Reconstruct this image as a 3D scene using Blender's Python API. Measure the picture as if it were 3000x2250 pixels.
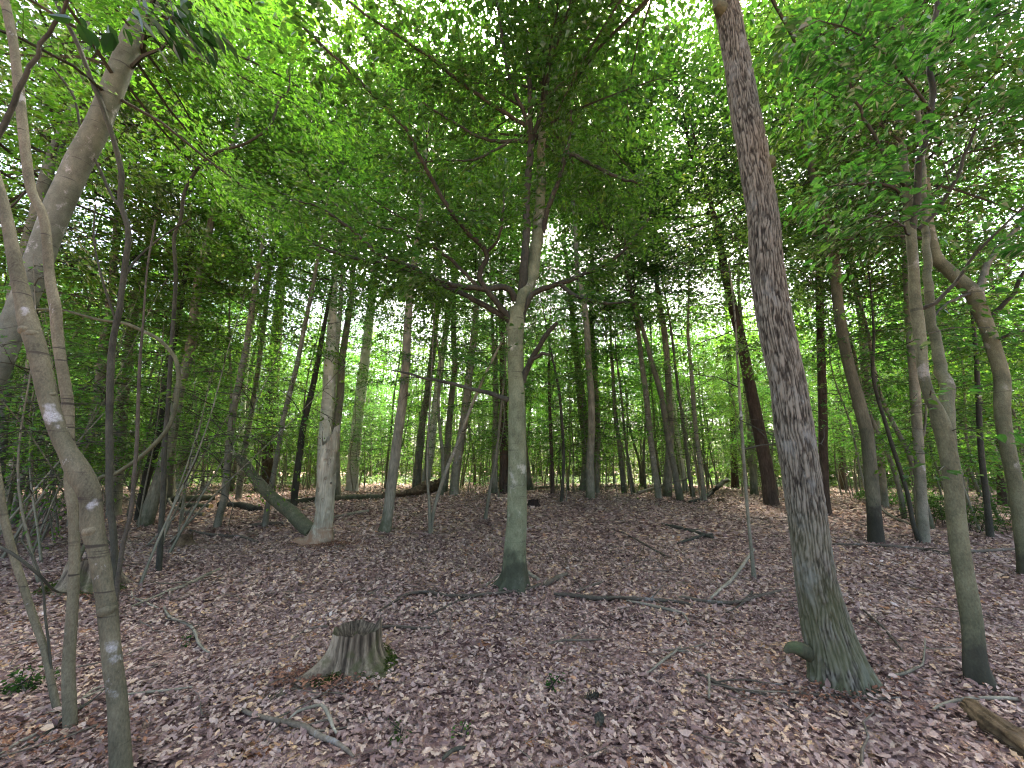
import bpy, math, random
import numpy as np
from mathutils import Vector, Matrix

for o in list(bpy.data.objects):
    bpy.data.objects.remove(o, do_unlink=True)
scene = bpy.context.scene
COL = scene.collection
R = math.radians

# ------------------------------------------------------------------ camera, sky, sun, exposure
CAM_H = 1.6
PITCH = R(12.5)
FOC = 1127.0            # focal length in pixels of the 3000 x 2250 photograph
cam_d = bpy.data.cameras.new('camera')
cam_d.sensor_width = 34.6
cam_d.lens = 13.0
cam_d.clip_start = 0.05
cam_d.clip_end = 2000
cam = bpy.data.objects.new('camera', cam_d)
COL.objects.link(cam)
cam.location = (0, 0, CAM_H)
cam.rotation_euler = (R(90) + PITCH, 0, 0)
scene.camera = cam

SUN_EL, SUN_AZ = R(57), R(12)      # azimuth measured from +Y towards +X
world = bpy.data.worlds.new('World')
scene.world = world
world.use_nodes = True
wn = world.node_tree
wn.nodes.clear()
sky = wn.nodes.new('ShaderNodeTexSky')
sky.sky_type = 'NISHITA'
sky.sun_disc = False
sky.sun_elevation = SUN_EL
sky.sun_rotation = SUN_AZ
sky.air_density = .7
sky.dust_density = 7.0
sky.ozone_density = .3
bg = wn.nodes.new('ShaderNodeBackground')
bg.inputs['Strength'].default_value = 0.15
wo = wn.nodes.new('ShaderNodeOutputWorld')
wn.links.new(sky.outputs[0], bg.inputs[0])
wn.links.new(bg.outputs[0], wo.inputs[0])

sun_d = bpy.data.lights.new('sun', 'SUN')
sun_d.energy = 3.2
sun_d.angle = R(14)
sun_d.color = (1.0, 0.95, 0.86)
sun = bpy.data.objects.new('sun', sun_d)
COL.objects.link(sun)
sun_dir = Vector((math.sin(SUN_AZ) * math.cos(SUN_EL), math.cos(SUN_AZ) * math.cos(SUN_EL), math.sin(SUN_EL)))
sun.rotation_euler = (-sun_dir).to_track_quat('-Z', 'Y').to_euler()

scene.view_settings.view_transform = 'Standard'
scene.view_settings.look = 'None'
scene.view_settings.gamma = 1.0
scene.view_settings.use_curve_mapping = False
scene.view_settings.exposure = 3.1
cy = scene.cycles
cy.max_bounces = 9
cy.diffuse_bounces = 6
cy.glossy_bounces = 2
cy.transmission_bounces = 7
cy.transparent_max_bounces = 4
cy.use_denoising = True
cy.filter_width = 1.15
cy.caustics_reflective = False
cy.caustics_refractive = False
cy.sample_clamp_indirect = 6.0

# ------------------------------------------------------------------ small maths
rng = np.random.default_rng(7)

def nrm(a):
    return a / np.maximum(np.linalg.norm(a, axis=-1, keepdims=True), 1e-9)

def sstep(a, b, x):
    t = np.clip((x - a) / (b - a), 0, 1)
    return t * t * (3 - 2 * t)

_lat = {}
def vnoise(u, v, pu=64, seed=0):
    """smooth value noise, periodic in u with period pu"""
    key = (pu, seed)
    if key not in _lat:
        _lat[key] = np.random.default_rng(1000 + seed).random((pu, 256))
    g = _lat[key]
    u = np.asarray(u, float); v = np.asarray(v, float)
    iu = np.floor(u).astype(int); iv = np.floor(v).astype(int)
    fu = u - iu; fv = v - iv
    fu = fu * fu * (3 - 2 * fu); fv = fv * fv * (3 - 2 * fv)
    a = g[iu % pu, iv % 256]; b = g[(iu + 1) % pu, iv % 256]
    c = g[iu % pu, (iv + 1) % 256]; d = g[(iu + 1) % pu, (iv + 1) % 256]
    return (a * (1 - fu) + b * fu) * (1 - fv) + (c * (1 - fu) + d * fu) * fv

MOUNDS = [(2.85, 3.75, .55, .10), (-.02, 5.95, .45, .08), (-1.55, 3.75, .55, .05), (-4.4, 9.4, .8, .10), (-6.4, 5.6, .7, .08)]
def ground_h(x, y):
    x = np.asarray(x, float); y = np.asarray(y, float)
    h = .55 * sstep(6, 18, y) - .30 * sstep(22, 45, y)
    h = h + .05 * np.sin(x * .55 + .8) * np.sin(y * .42 + 1.3) * sstep(2, 7, y) + .03 * np.sin(x * 1.3 + y * .7) * sstep(1, 5, y)
    h = h - .25 * sstep(9, 22, x) * sstep(6, 14, y)
    h = h + .045 * (vnoise(x * .9 + 50, y * .9 + 50, 64, 3) - .5) * sstep(1, 4, y)
    for mx, my, mr, mh in MOUNDS:
        h = h + mh * np.exp(-((x - mx) ** 2 + (y - my) ** 2) / (mr * mr))
    return h

cp, sp = math.cos(PITCH), math.sin(PITCH)
def ray(px, py):
    x = (px - 1500) / FOC; v = (1125 - py) / FOC
    return np.array((x, cp - v * sp, sp + v * cp))
CAMP = np.array((0, 0, CAM_H))
def at(px, py, Y):
    """point of the place seen at that pixel, Y metres ahead; and metres along the axis"""
    d = ray(px, py); t = Y / d[1]
    return CAMP + d * t, t
def ground_at(px, py):
    d = ray(px, py)
    ts = np.concatenate([np.arange(.6, 12, .02), np.arange(12, 60, .05)])
    P = CAMP + d * ts[:, None]
    below = P[:, 2] < ground_h(P[:, 0], P[:, 1])
    i = int(np.argmax(below)) if below.any() else len(ts) - 1
    p = P[i].copy(); p[2] = float(ground_h(p[0], p[1]))
    return p, ts[i]

def smooth_path(P, n):
    """Catmull-Rom through the rows of P (positions, radii and so on)"""
    P = np.asarray(P, float)
    if len(P) < 3:
        t = np.linspace(0, 1, n)[:, None]
        return P[0] * (1 - t) + P[-1] * t
    seg = np.linalg.norm(np.diff(P[:, :3], axis=0), axis=1)
    s = np.concatenate([[0], np.cumsum(np.maximum(seg, 1e-4))])
    q = np.linspace(0, s[-1], n)
    i = np.clip(np.searchsorted(s, q, side='right') - 1, 0, len(P) - 2)
    t = ((q - s[i]) / (s[i + 1] - s[i]))[:, None]
    E = np.vstack([2 * P[0] - P[1], P, 2 * P[-1] - P[-2]])
    p0, p1, p2, p3 = E[i], E[i + 1], E[i + 2], E[i + 3]
    return .5 * ((2 * p1) + (-p0 + p2) * t + (2 * p0 - 5 * p1 + 4 * p2 - p3) * t ** 2 + (-p0 + 3 * p1 - 3 * p2 + p3) * t ** 3)

# ------------------------------------------------------------------ mesh helpers
def np_mesh(name, V, loops, sizes, mats, midx=None, smooth=True, attrs=None):
    me = bpy.data.meshes.new(name)
    V = np.ascontiguousarray(V, np.float32)
    me.vertices.add(len(V)); me.vertices.foreach_set('co', V.ravel())
    loops = np.ascontiguousarray(loops, np.int32).ravel()
    sizes = np.ascontiguousarray(sizes, np.int32)
    me.loops.add(len(loops)); me.loops.foreach_set('vertex_index', loops)
    me.polygons.add(len(sizes))
    st = np.concatenate([[0], np.cumsum(sizes)[:-1]]).astype(np.int32)
    me.polygons.foreach_set('loop_start', st)
    if midx is not None:
        me.polygons.foreach_set('material_index', np.ascontiguousarray(midx, np.int32))
    me.polygons.foreach_set('use_smooth', np.full(len(sizes), smooth))
    for k, a in (attrs or {}).items():
        at_ = me.attributes.new(k, 'FLOAT', 'POINT')
        at_.data.foreach_set('value', np.ascontiguousarray(a, np.float32))
    for m in (mats if isinstance(mats, (list, tuple)) else [mats]):
        me.materials.append(m)
    me.update(calc_edges=True)
    me.validate()
    return me

def link(name, me, parent=None, loc=None):
    o = bpy.data.objects.new(name, me)
    COL.objects.link(o)
    if parent is not None:
        o.parent = parent
    if loc is not None:
        o.location = [float(c) for c in loc]
    return o

def thing(name, loc, label, cat, group=None):
    o = bpy.data.objects.new(name, None)
    o.empty_display_size = .2
    COL.objects.link(o)
    o.location = [float(c) for c in loc]
    tag(o, label, cat, group)
    return o

def tag(o, label, cat, group=None):
    o['label'] = label; o['category'] = cat
    if group:
        o['group'] = group
    return o

class Mesh:
    """collects tubes and sheets, then becomes one mesh"""
    def __init__(self):
        self.V, self.F, self.S, self.n = [], [], [], 0
        self.A = []
    def add(self, V, F, attr=None):
        V = np.asarray(V, float); F = np.asarray(F)
        self.V.append(V); self.F.append((F + self.n).ravel()); self.S.append(np.full(len(F), F.shape[1]))
        self.A.append(np.zeros(len(V)) if attr is None else attr)
        self.n += len(V)
    def tube(self, P, rad, seg=8, disp=None, cap=True, flare=0, flare_h=.12, lobes=5, ph=0., jit=0., seed=0):
        P = np.asarray(P, float); rad = np.asarray(rad, float)
        n = len(P)
        T = nrm(np.gradient(P, axis=0))
        ref = np.array((1., 0, 0)) if abs(T[0][0]) < .8 else np.array((0, 1., 0))
        N = np.zeros_like(P)
        a = ref - T[0] * np.dot(ref, T[0]); N[0] = a / np.linalg.norm(a)
        for i in range(1, n):
            a = N[i - 1] - T[i] * np.dot(N[i - 1], T[i]); N[i] = a / max(np.linalg.norm(a), 1e-9)
        B = np.cross(T, N)
        s = np.concatenate([[0], np.cumsum(np.linalg.norm(np.diff(P, axis=0), axis=1))])
        th = np.arange(seg) / seg * 2 * math.pi
        rr = np.repeat(rad[:, None], seg, 1)
        if jit:
            rr = rr * (1 + jit * (vnoise(np.tile(np.arange(seg) / seg * 4, (n, 1)), np.repeat(s[:, None] * 2.2 + seed * 7, seg, 1), 4, seed % 9) - .5) * 2)
        if flare:
            e = np.exp(-s / flare_h)[:, None]
            lob = np.clip(np.cos(lobes * th + ph + .7 * np.sin(2 * th + ph)), -.3, 1)[None, :]
            rr = rr * (1 + flare * e * (.35 + .65 * lob))
        at_ = np.zeros((n, seg))
        if disp is not None:
            d, at_ = disp(np.tile(th, (n, 1)), np.repeat(s[:, None], seg, 1), rr)
            rr = rr + d
        V = P[:, None, :] + rr[..., None] * (np.cos(th)[None, :, None] * N[:, None, :] + np.sin(th)[None, :, None] * B[:, None, :])
        V = V.reshape(-1, 3)
        i = np.arange(n - 1)[:, None] * seg; j = np.arange(seg)[None, :]; k = (j + 1) % seg
        F = np.stack([i + j, i + k, i + seg + k, i + seg + j], -1).reshape(-1, 4)
        self.add(V, F, at_.ravel())
        if cap:
            for row, flip in ((0, True), (n - 1, False)):
                c = P[row]
                Vc = np.vstack([V[row * seg:(row + 1) * seg], c])
                Fc = np.stack([np.arange(seg), (np.arange(seg) + 1) % seg, np.full(seg, seg)], 1)
                if flip:
                    Fc = Fc[:, ::-1]
                self.add(Vc, Fc)
        return s[-1]
    def build(self, name, mat, origin=None, smooth=True, attr=None):
        V = np.vstack(self.V)
        if origin is not None:
            V = V - np.asarray(origin, float)
        return np_mesh(name, V, np.concatenate(self.F), np.concatenate(self.S), mat, smooth=smooth,
                       attrs={attr: np.concatenate(self.A)} if attr else None)

# ------------------------------------------------------------------ materials
class N:
    def __init__(self, name):
        self.m = bpy.data.materials.new(name); self.m.use_nodes = True
        self.t = self.m.node_tree; self.t.nodes.clear()
        self.out = self.t.nodes.new('ShaderNodeOutputMaterial')
    def n(self, kind, **kw):
        nd = self.t.nodes.new('ShaderNode' + kind)
        for k, v in kw.items():
            setattr(nd, k, v)
        return nd
    def l(self, a, b):
        self.t.links.new(a, b)
    def val(self, sock, v):
        if hasattr(v, 'links') or isinstance(v, bpy.types.NodeSocket):
            self.l(v, sock)
        else:
            sock.default_value = v
    def math(self, op, a, b=0., clamp=False):
        nd = self.n('Math', operation=op, use_clamp=clamp)
        self.val(nd.inputs[0], a); self.val(nd.inputs[1], b)
        return nd.outputs[0]
    def mix(self, f, a, b):
        nd = self.n('Mix', data_type='RGBA')
        self.val(nd.inputs[0], f)
        for s, v in ((nd.inputs[6], a), (nd.inputs[7], b)):
            self.val(s, (*v, 1) if isinstance(v, tuple) and len(v) == 3 else v)
        return nd.outputs[2]
    def coords(self, scale=(1, 1, 1), kind='Object'):
        tc = self.n('TexCoord'); mp = self.n('Mapping')
        self.l(tc.outputs[kind], mp.inputs[0]); mp.inputs['Scale'].default_value = scale
        return mp.outputs[0]
    def noise(self, vec, scale, detail=4, rough=.55):
        nd = self.n('TexNoise')
        self.l(vec, nd.inputs['Vector']); nd.inputs['Scale'].default_value = scale
        nd.inputs['Detail'].default_value = detail; nd.inputs['Roughness'].default_value = rough
        return nd.outputs[0]
    def ramp(self, f, stops, interp='LINEAR'):
        nd = self.n('ValToRGB'); cr = nd.color_ramp; cr.interpolation = interp
        while len(cr.elements) < len(stops):
            cr.elements.new(.5)
        for e, (p, c) in zip(cr.elements, stops):
            e.position = p; e.color = (*c, 1) if len(c) == 3 else c
        self.l(f, nd.inputs[0])
        return nd.outputs[0]
    def step(self, f, a, b):
        nd = self.n('MapRange', clamp=True); nd.interpolation_type = 'SMOOTHSTEP'
        self.val(nd.inputs[0], f); nd.inputs[1].default_value = a; nd.inputs[2].default_value = b
        return nd.outputs[0]
    def bsdf(self, col, rough=.9, bump=None, strength=.5, dist=.02, spec=.2):
        b = self.n('BsdfPrincipled')
        self.val(b.inputs['Base Color'], (*col, 1) if isinstance(col, tuple) else col)
        b.inputs['Roughness'].default_value = rough
        b.inputs['Specular IOR Level'].default_value = spec
        if bump is not None:
            bp = self.n('Bump'); bp.inputs['Strength'].default_value = strength; bp.inputs['Distance'].default_value = dist
            self.l(bump, bp.inputs['Height']); self.l(bp.outputs[0], b.inputs['Normal'])
        self.l(b.outputs[0], self.out.inputs[0])
        return self.m

def bark(name, dark, light, patch=None, patch_at=(.58, .66), stretch=.25, fine=40, moss=None, moss_h=(.9, .1), bump=.5, rings=0., vary=.25, side_lichen=None):
    g = N(name)
    c = g.coords((1, 1, stretch)); c1 = g.coords()
    oi = g.n('ObjectInfo')
    n1 = g.noise(c, 9, 6, .65); n2 = g.noise(c, fine, 4, .6); n3 = g.noise(c1, 3.2, 3, .55)
    f = g.math('ADD', g.math('MULTIPLY', n1, .55), g.math('MULTIPLY', n2, .45))
    col = g.ramp(f, [(.33, dark), (.50, tuple((a + b) / 2 for a, b in zip(dark, light))), (.66, light)])
    tint = g.ramp(n3, [(.3, (.66, .68, .58)), (.7, (1.13, 1.11, .99))])
    mu = g.n('Mix', data_type='RGBA', blend_type='MULTIPLY'); mu.inputs[0].default_value = 1
    g.l(col, mu.inputs[6]); g.l(tint, mu.inputs[7]); col = mu.outputs[2]
    if vary:
        mv = g.n('Mix', data_type='RGBA', blend_type='MULTIPLY'); mv.inputs[0].default_value = 1
        g.l(col, mv.inputs[6])
        g.l(g.ramp(oi.outputs['Random'], [(0, ((1 - vary) * .93, 1 - vary, (1 - vary) * .92)), (1, ((1 + vary) * .95, 1 + vary, (1 + vary) * .93))]), mv.inputs[7]); col = mv.outputs[2]
    if rings:
        cr = g.coords((.6, .6, 9))
        nr = g.noise(cr, 2.2, 3, .6)
        col = g.mix(g.math('MULTIPLY', g.step(nr, .60, .68), rings), col, tuple(x * .45 for x in dark))
    if patch:
        c2 = g.coords((1, 1, .8))
        np_ = g.noise(c2, 4.5, 5, .62)
        n5 = g.noise(c1, 90, 2, .5)
        pf = g.step(g.math('ADD', np_, g.math('MULTIPLY', g.math('SUBTRACT', n5, .5), .16)), *patch_at)
        col = g.mix(g.math('MULTIPLY', pf, .8), col, patch)
    if moss:
        sx = g.n('SeparateXYZ'); g.l(c1, sx.inputs[0])
        nm = g.noise(c1, 6, 4, .6)
        zz = g.math('ADD', sx.outputs[2], g.math('MULTIPLY', g.math('SUBTRACT', nm, .5), 1.1))
        mf = g.step(zz, *moss_h)
        col = g.mix(g.math('MULTIPLY', mf, .75), col, moss)
    return g.bsdf(col, .88, f, bump, .012)

M = {}
M['beech'] = bark('beech_bark', (.095, .100, .066), (.23, .24, .165), patch=(.34, .345, .265), patch_at=(.56, .70), stretch=.6, fine=70, moss=(.022, .023, .013), moss_h=(.62, .22), bump=.35, rings=.6, vary=.1)
M['smooth'] = bark('smooth_grey_bark', (.092, .082, .066), (.255, .235, .198), patch=(.38, .37, .34), patch_at=(.60, .70), stretch=.5, fine=90, bump=.6, rings=.75, vary=.22)
M['maple'] = bark('blotched_bark', (.066, .055, .040), (.190, .165, .125), patch=(.30, .29, .26), patch_at=(.62, .70), stretch=.45, fine=110, bump=.8, rings=.9, vary=.15)
M['ash'] = bark('grey_leaning_bark', (.095, .095, .087), (.215, .213, .198), patch=(.40, .40, .385), patch_at=(.58, .70), stretch=.6, fine=110, bump=.7, rings=.8, vary=.05)
M['olive'] = bark('olive_grey_bark', (.062, .058, .038), (.172, .165, .112), patch=(.25, .24, .19), patch_at=(.60, .72), stretch=.55, fine=90, moss=(.030, .028, .020), moss_h=(.55, .1), bump=.5, rings=.5, vary=.1)
M['wetfoot'] = bark('wet_footed_bark', (.058, .053, .039), (.165, .152, .114), stretch=.25, fine=70, moss=(.016, .015, .011), moss_h=(.95, .55), bump=.7, vary=.1)
M['rough'] = bark('rough_grey_bark', (.080, .071, .058), (.255, .235, .20), stretch=.16, fine=46, moss=(.05, .06, .025), moss_h=(.5, .0), bump=.9, vary=.28)
M['pale'] = bark('pale_bark', (.48, .46, .42), (.72, .705, .665), patch=(.78, .77, .74), patch_at=(.55, .68), stretch=.5, fine=50, moss=(.25, .24, .19), moss_h=(2.6, .3), bump=.4, rings=1., vary=.12)
M['pine'] = bark('pine_bark', (.030, .020, .017), (.115, .080, .066), stretch=.2, fine=30, bump=1., vary=.2)
M['dark'] = bark('dark_branch_bark', (.024, .022, .018), (.075, .070, .058), stretch=.4, fine=60, bump=.4, vary=.15)
M['dead'] = bark('weathered_wood', (.15, .12, .09), (.46, .42, .36), stretch=.10, fine=50, moss=(.20, .10, .05), moss_h=(.5, .0), bump=1., vary=.1)
M['stick'] = bark('fallen_stick_bark', (.050, .038, .032), (.150, .122, .104), patch=(.20, .20, .18), patch_at=(.6, .7), stretch=1, fine=60, bump=.6, vary=.35)
M['palestick'] = bark('bare_pale_stick', (.11, .09, .075), (.29, .255, .22), stretch=1, fine=60, bump=.5, vary=.15)
M['mosslog'] = bark('mossy_log_bark', (.048, .045, .030), (.13, .125, .085), patch=(.055, .072, .028), patch_at=(.5, .62), stretch=1, fine=40, bump=.9, vary=.15)
M['rotlog'] = bark('rotting_log_wood', (.035, .022, .015), (.17, .115, .075), stretch=1, fine=34, bump=1., vary=.15)
M['cut'] = bark('fresh_cut_wood', (.40, .27, .12), (.55, .40, .20), stretch=1, fine=30, bump=.2, vary=.05)
M['hole'] = bark('hollow_wood', (.012, .009, .007), (.03, .02, .016), stretch=1, bump=.4, vary=0)

def oak_bark():
    g = N('furrowed_oak_bark')
    a = g.n('Attribute', attribute_name='ridge')
    c = g.coords((1, 1, .45)); c1 = g.coords()
    n = g.noise(c, 34, 5, .65); n2 = g.noise(c1, 2.6, 3, .55); n4 = g.noise(c, 8, 5, .6)
    f = g.math('ADD', g.math('MULTIPLY', a.outputs['Fac'], .70), g.math('MULTIPLY', g.math('SUBTRACT', n, .5), .7))
    col = g.ramp(f, [(.00, (.016, .014, .009)), (.14, (.042, .038, .027)), (.30, (.078, .072, .050)), (.62, (.175, .165, .122))])
    sx = g.n('SeparateXYZ'); g.l(c1, sx.inputs[0])
    lich = g.math('MULTIPLY', g.step(n4, .50, .62), g.step(n2, .48, .62))
    col = g.mix(g.math('MULTIPLY', lich, .65), col, (.215, .225, .190))
    zz = g.math('ADD', sx.outputs[2], g.math('MULTIPLY', g.math('SUBTRACT', n2, .5), 1.4))
    col = g.mix(g.math('MULTIPLY', g.math('MULTIPLY', g.step(zz, 1.6, .2), g.step(n4, .36, .52)), .6), col, (.085, .092, .040))
    return g.bsdf(col, .92, n, .7, .008)
M['oak'] = oak_bark()

def leaf_mat(name, ref_stops, trans, tr_mix=.5, gloss=.10):
    g = N(name)
    ge = g.n('NewGeometry'); oi = g.n('ObjectInfo')
    rnd = g.math('FRACT', g.math('ADD', ge.outputs['Random Per Island'], oi.outputs['Random']))
    col = g.ramp(rnd, ref_stops)
    hs = g.n('HueSaturation')
    g.l(g.math('ADD', g.math('MULTIPLY', oi.outputs['Random'], .04), .48), hs.inputs['Hue'])
    g.l(g.math('ADD', g.math('MULTIPLY', oi.outputs['Random'], .3), .85), hs.inputs['Value'])
    g.l(col, hs.inputs['Color'])
    d = g.n('BsdfDiffuse'); g.l(hs.outputs[0], d.inputs[0])
    tcol = g.n('Mix', data_type='RGBA', blend_type='MULTIPLY'); tcol.inputs[0].default_value = 1
    g.l(hs.outputs[0], tcol.inputs[6]); tcol.inputs[7].default_value = (*trans, 1)
    t = g.n('BsdfTranslucent'); g.l(tcol.outputs[2], t.inputs[0])
    m1 = g.n('MixShader'); m1.inputs[0].default_value = tr_mix
    g.l(d.outputs[0], m1.inputs[1]); g.l(t.outputs[0], m1.inputs[2])
    gl = g.n('BsdfGlossy'); gl.inputs['Roughness'].default_value = .45; gl.inputs[0].default_value = (.8, .85, .8, 1)
    fr = g.n('Fresnel'); fr.inputs[0].default_value = 1.4
    m2 = g.n('MixShader'); g.l(g.math('MULTIPLY', fr.outputs[0], gloss * 4), m2.inputs[0])
    g.l(m1.outputs[0], m2.inputs[1]); g.l(gl.outputs[0], m2.inputs[2])
    g.l(m2.outputs[0], g.out.inputs[0])
    return g.m
M['leaf_beech'] = leaf_mat('beech_leaf', [(0, (.024, .060, .014)), (.5, (.035, .080, .017)), (.9, (.050, .105, .021)), (1, (.085, .125, .027))], (2.3, 2.8, 1.1), .5, .04)
M['leaf_maple'] = leaf_mat('maple_leaf', [(0, (.040, .086, .016)), (.5, (.056, .115, .020)), (1, (.085, .148, .025))], (2.5, 2.9, 1.0), .53, .04)
M['leaf_under'] = leaf_mat('understory_leaf', [(0, (.038, .090, .021)), (.5, (.055, .120, .027)), (.93, (.075, .145, .033)), (1, (.13, .14, .04))], (2.4, 2.8, 1.2), .52, .04)
M['leaf_dark'] = leaf_mat('dark_leaf', [(0, (.019, .047, .012)), (.5, (.028, .062, .015)), (1, (.042, .082, .020))], (2.3, 2.8, 1.1), .5, .03)
M['leaf_shaded'] = leaf_mat('shaded_leaf', [(0, (.010, .028, .008)), (1, (.017, .042, .012))], (2.0, 2.6, 1.0), .35, .03)  # overhanging sprig: its shade put into the leaf colour, translucency lowered too
M['grass'] = leaf_mat('bright_undergrowth', [(0, (.048, .100, .020)), (.5, (.068, .13, .027)), (1, (.095, .155, .036))], (2.2, 2.4, 1.2), .4)
M['moss'] = leaf_mat('moss_tuft', [(0, (.030, .045, .010)), (.5, (.05, .075, .014)), (1, (.085, .10, .022))], (1.6, 1.8, 1.2), .25, .02)

LITTER = [(0, (.078, .046, .039)), (.16, (.155, .096, .080)), (.38, (.240, .158, .128)), (.58, (.315, .220, .175)), (.74, (.41, .31, .245)),
          (.85, (.50, .38, .28)), (.925, (.55, .38, .21)), (.96, (.32, .15, .07)), (1, (.64, .56, .48))]
def litter_mat():
    g = N('fallen_leaf_brown')
    ge = g.n('NewGeometry'); oi = g.n('ObjectInfo')
    rnd = g.math('FRACT', g.math('ADD', ge.outputs['Random Per Island'], oi.outputs['Random']))
    low = g.n('TexNoise'); low.inputs['Scale'].default_value = .8; low.inputs['Detail'].default_value = 4; g.l(ge.outputs['Position'], low.inputs['Vector'])
    rnd = g.math('ADD', g.math('MULTIPLY', rnd, .82), g.math('MULTIPLY', g.math('SUBTRACT', low.outputs[0], .36), .75), True)
    col = g.ramp(rnd, LITTER)
    c = g.coords(kind='Object')
    n = g.noise(c, 45, 4, .6)
    mu = g.n('Mix', data_type='RGBA', blend_type='MULTIPLY'); mu.inputs[0].default_value = 1
    g.l(col, mu.inputs[6]); g.l(g.ramp(n, [(.3, (.7, .68, .68)), (.7, (1.15, 1.15, 1.12))]), mu.inputs[7])
    d = g.n('BsdfPrincipled'); g.l(mu.outputs[2], d.inputs['Base Color']); d.inputs['Roughness'].default_value = .62
    d.inputs['Specular IOR Level'].default_value = .35
    t = g.n('BsdfTranslucent'); g.l(mu.outputs[2], t.inputs[0])
    m = g.n('MixShader'); m.inputs[0].default_value = .15
    g.l(d.outputs[0], m.inputs[1]); g.l(t.outputs[0], m.inputs[2]); g.l(m.outputs[0], g.out.inputs[0])
    return g.m
M['litter'] = litter_mat()

def floor_mat():
    g = N('forest_floor_litter')
    c = g.coords()
    nz = g.n('TexNoise'); g.l(c, nz.inputs['Vector']); nz.inputs['Scale'].default_value = 9; nz.inputs['Detail'].default_value = 3
    wv = g.n('VectorMath', operation='MULTIPLY_ADD'); g.l(nz.outputs['Color'], wv.inputs[0]); wv.inputs[1].default_value = (.12, .12, .12); g.l(c, wv.inputs[2])
    vo = g.n('TexVoronoi'); g.l(wv.outputs[0], vo.inputs['Vector']); vo.inputs['Scale'].default_value = 11
    sx = g.n('SeparateColor'); g.l(vo.outputs['Color'], sx.inputs[0])
    col = g.ramp(sx.outputs[0], [(p, tuple(x * .95 for x in c_)) for p, c_ in LITTER])
    big = g.noise(c, .6, 4, .6)
    mu = g.n('Mix', data_type='RGBA', blend_type='MULTIPLY'); mu.inputs[0].default_value = 1
    g.l(col, mu.inputs[6]); g.l(g.ramp(big, [(.3, (.75, .70, .70)), (.7, (1.1, 1.05, 1.0))]), mu.inputs[7])
    h = g.math('ADD', sx.outputs[1], g.noise(c, 60, 3, .6))
    return g.bsdf(mu.outputs[2], .9, h, .8, .03)
M['floor'] = floor_mat()

# ------------------------------------------------------------------ leaves, sprays, crowns
LEAF = {
    'fold': (np.array([(0, 0, 0), (.45, .30, .07), (1, 0, -.08), (.45, -.30, .07)]), [(0, 3, 2), (0, 2, 1)]),
    'ovate': (np.array([(0, 0, 0), (.26, .25, .06), (.64, .23, .05), (1, 0, -.10), (.64, -.23, .05), (.26, -.25, .06)]), [(0, 5, 4, 3), (0, 3, 2, 1)]),
}
def leaf_arrays(pos, d, nor, size, shape):
    T, F = LEAF[shape]
    d = nrm(d); s = nrm(np.cross(nor, d)); n = np.cross(d, s)
    sz = size[:, None, None]
    V = pos[:, None, :] + sz * (T[None, :, 0, None] * d[:, None, :] + T[None, :, 1, None] * s[:, None, :] + T[None, :, 2, None] * n[:, None, :])
    k = len(T)
    F = np.array(F)
    FF = (np.arange(len(pos)) * k)[:, None, None] + F[None]
    return V.reshape(-1, 3), FF.reshape(-1, F.shape[1])

def spray_leaves(P, D, L, W, Nn, size, g, tilt=.15, thick=.035, droop=.18):
    """flat fans of leaves: P start, D direction, L length, W half width, Nn number of leaves of each fan"""
    P, D = np.asarray(P, float), nrm(np.asarray(D, float))
    Nn = np.asarray(Nn, int); k = len(P)
    up = np.tile((0., 0, 1), (k, 1)) + g.normal(0, tilt, (k, 3))
    S = nrm(np.cross(up, D)); U = np.cross(D, S)
    i = np.repeat(np.arange(k), Nn); n = len(i)
    u = g.random(n) ** .75; side = g.choice((-1., 1.), n)
    prof = np.sin(np.clip(u * .85 + .15, 0, 1) * math.pi) ** .6
    v = side * g.random(n) ** .7 * prof
    Li = np.asarray(L)[i]; Wi = np.asarray(W)[i]
    pos = P[i] + D[i] * (u * Li)[:, None] + S[i] * (v * Wi)[:, None] + U[i] * g.normal(0, thick, n)[:, None]
    pos[:, 2] -= droop * Li * (u ** 2 + v ** 2 * .5)
    d = D[i] * .75 + S[i] * (side * (.35 + .7 * g.random(n)))[:, None] + g.normal(0, .22, (n, 3))
    d[:, 2] -= .22
    nor = U[i] + g.normal(0, .33, (n, 3))
    sz = size * g.uniform(.5, 1.25, n)
    return pos, d, nor, sz

class Sprays:
    def __init__(self):
        self.r = []
    def add(self, p, d, L, W, n):
        self.r.append((*p, *d, L, W, n))
    def leaves(self, size, g, **kw):
        a = np.array(self.r)
        return spray_leaves(a[:, :3], a[:, 3:6], a[:, 6], a[:, 7], a[:, 8].astype(int), size, g, **kw)

def axis_at(A, h):
    return np.array([np.interp(h, A[:, 2], A[:, 0]), np.interp(h, A[:, 2], A[:, 1]), h])

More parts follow.
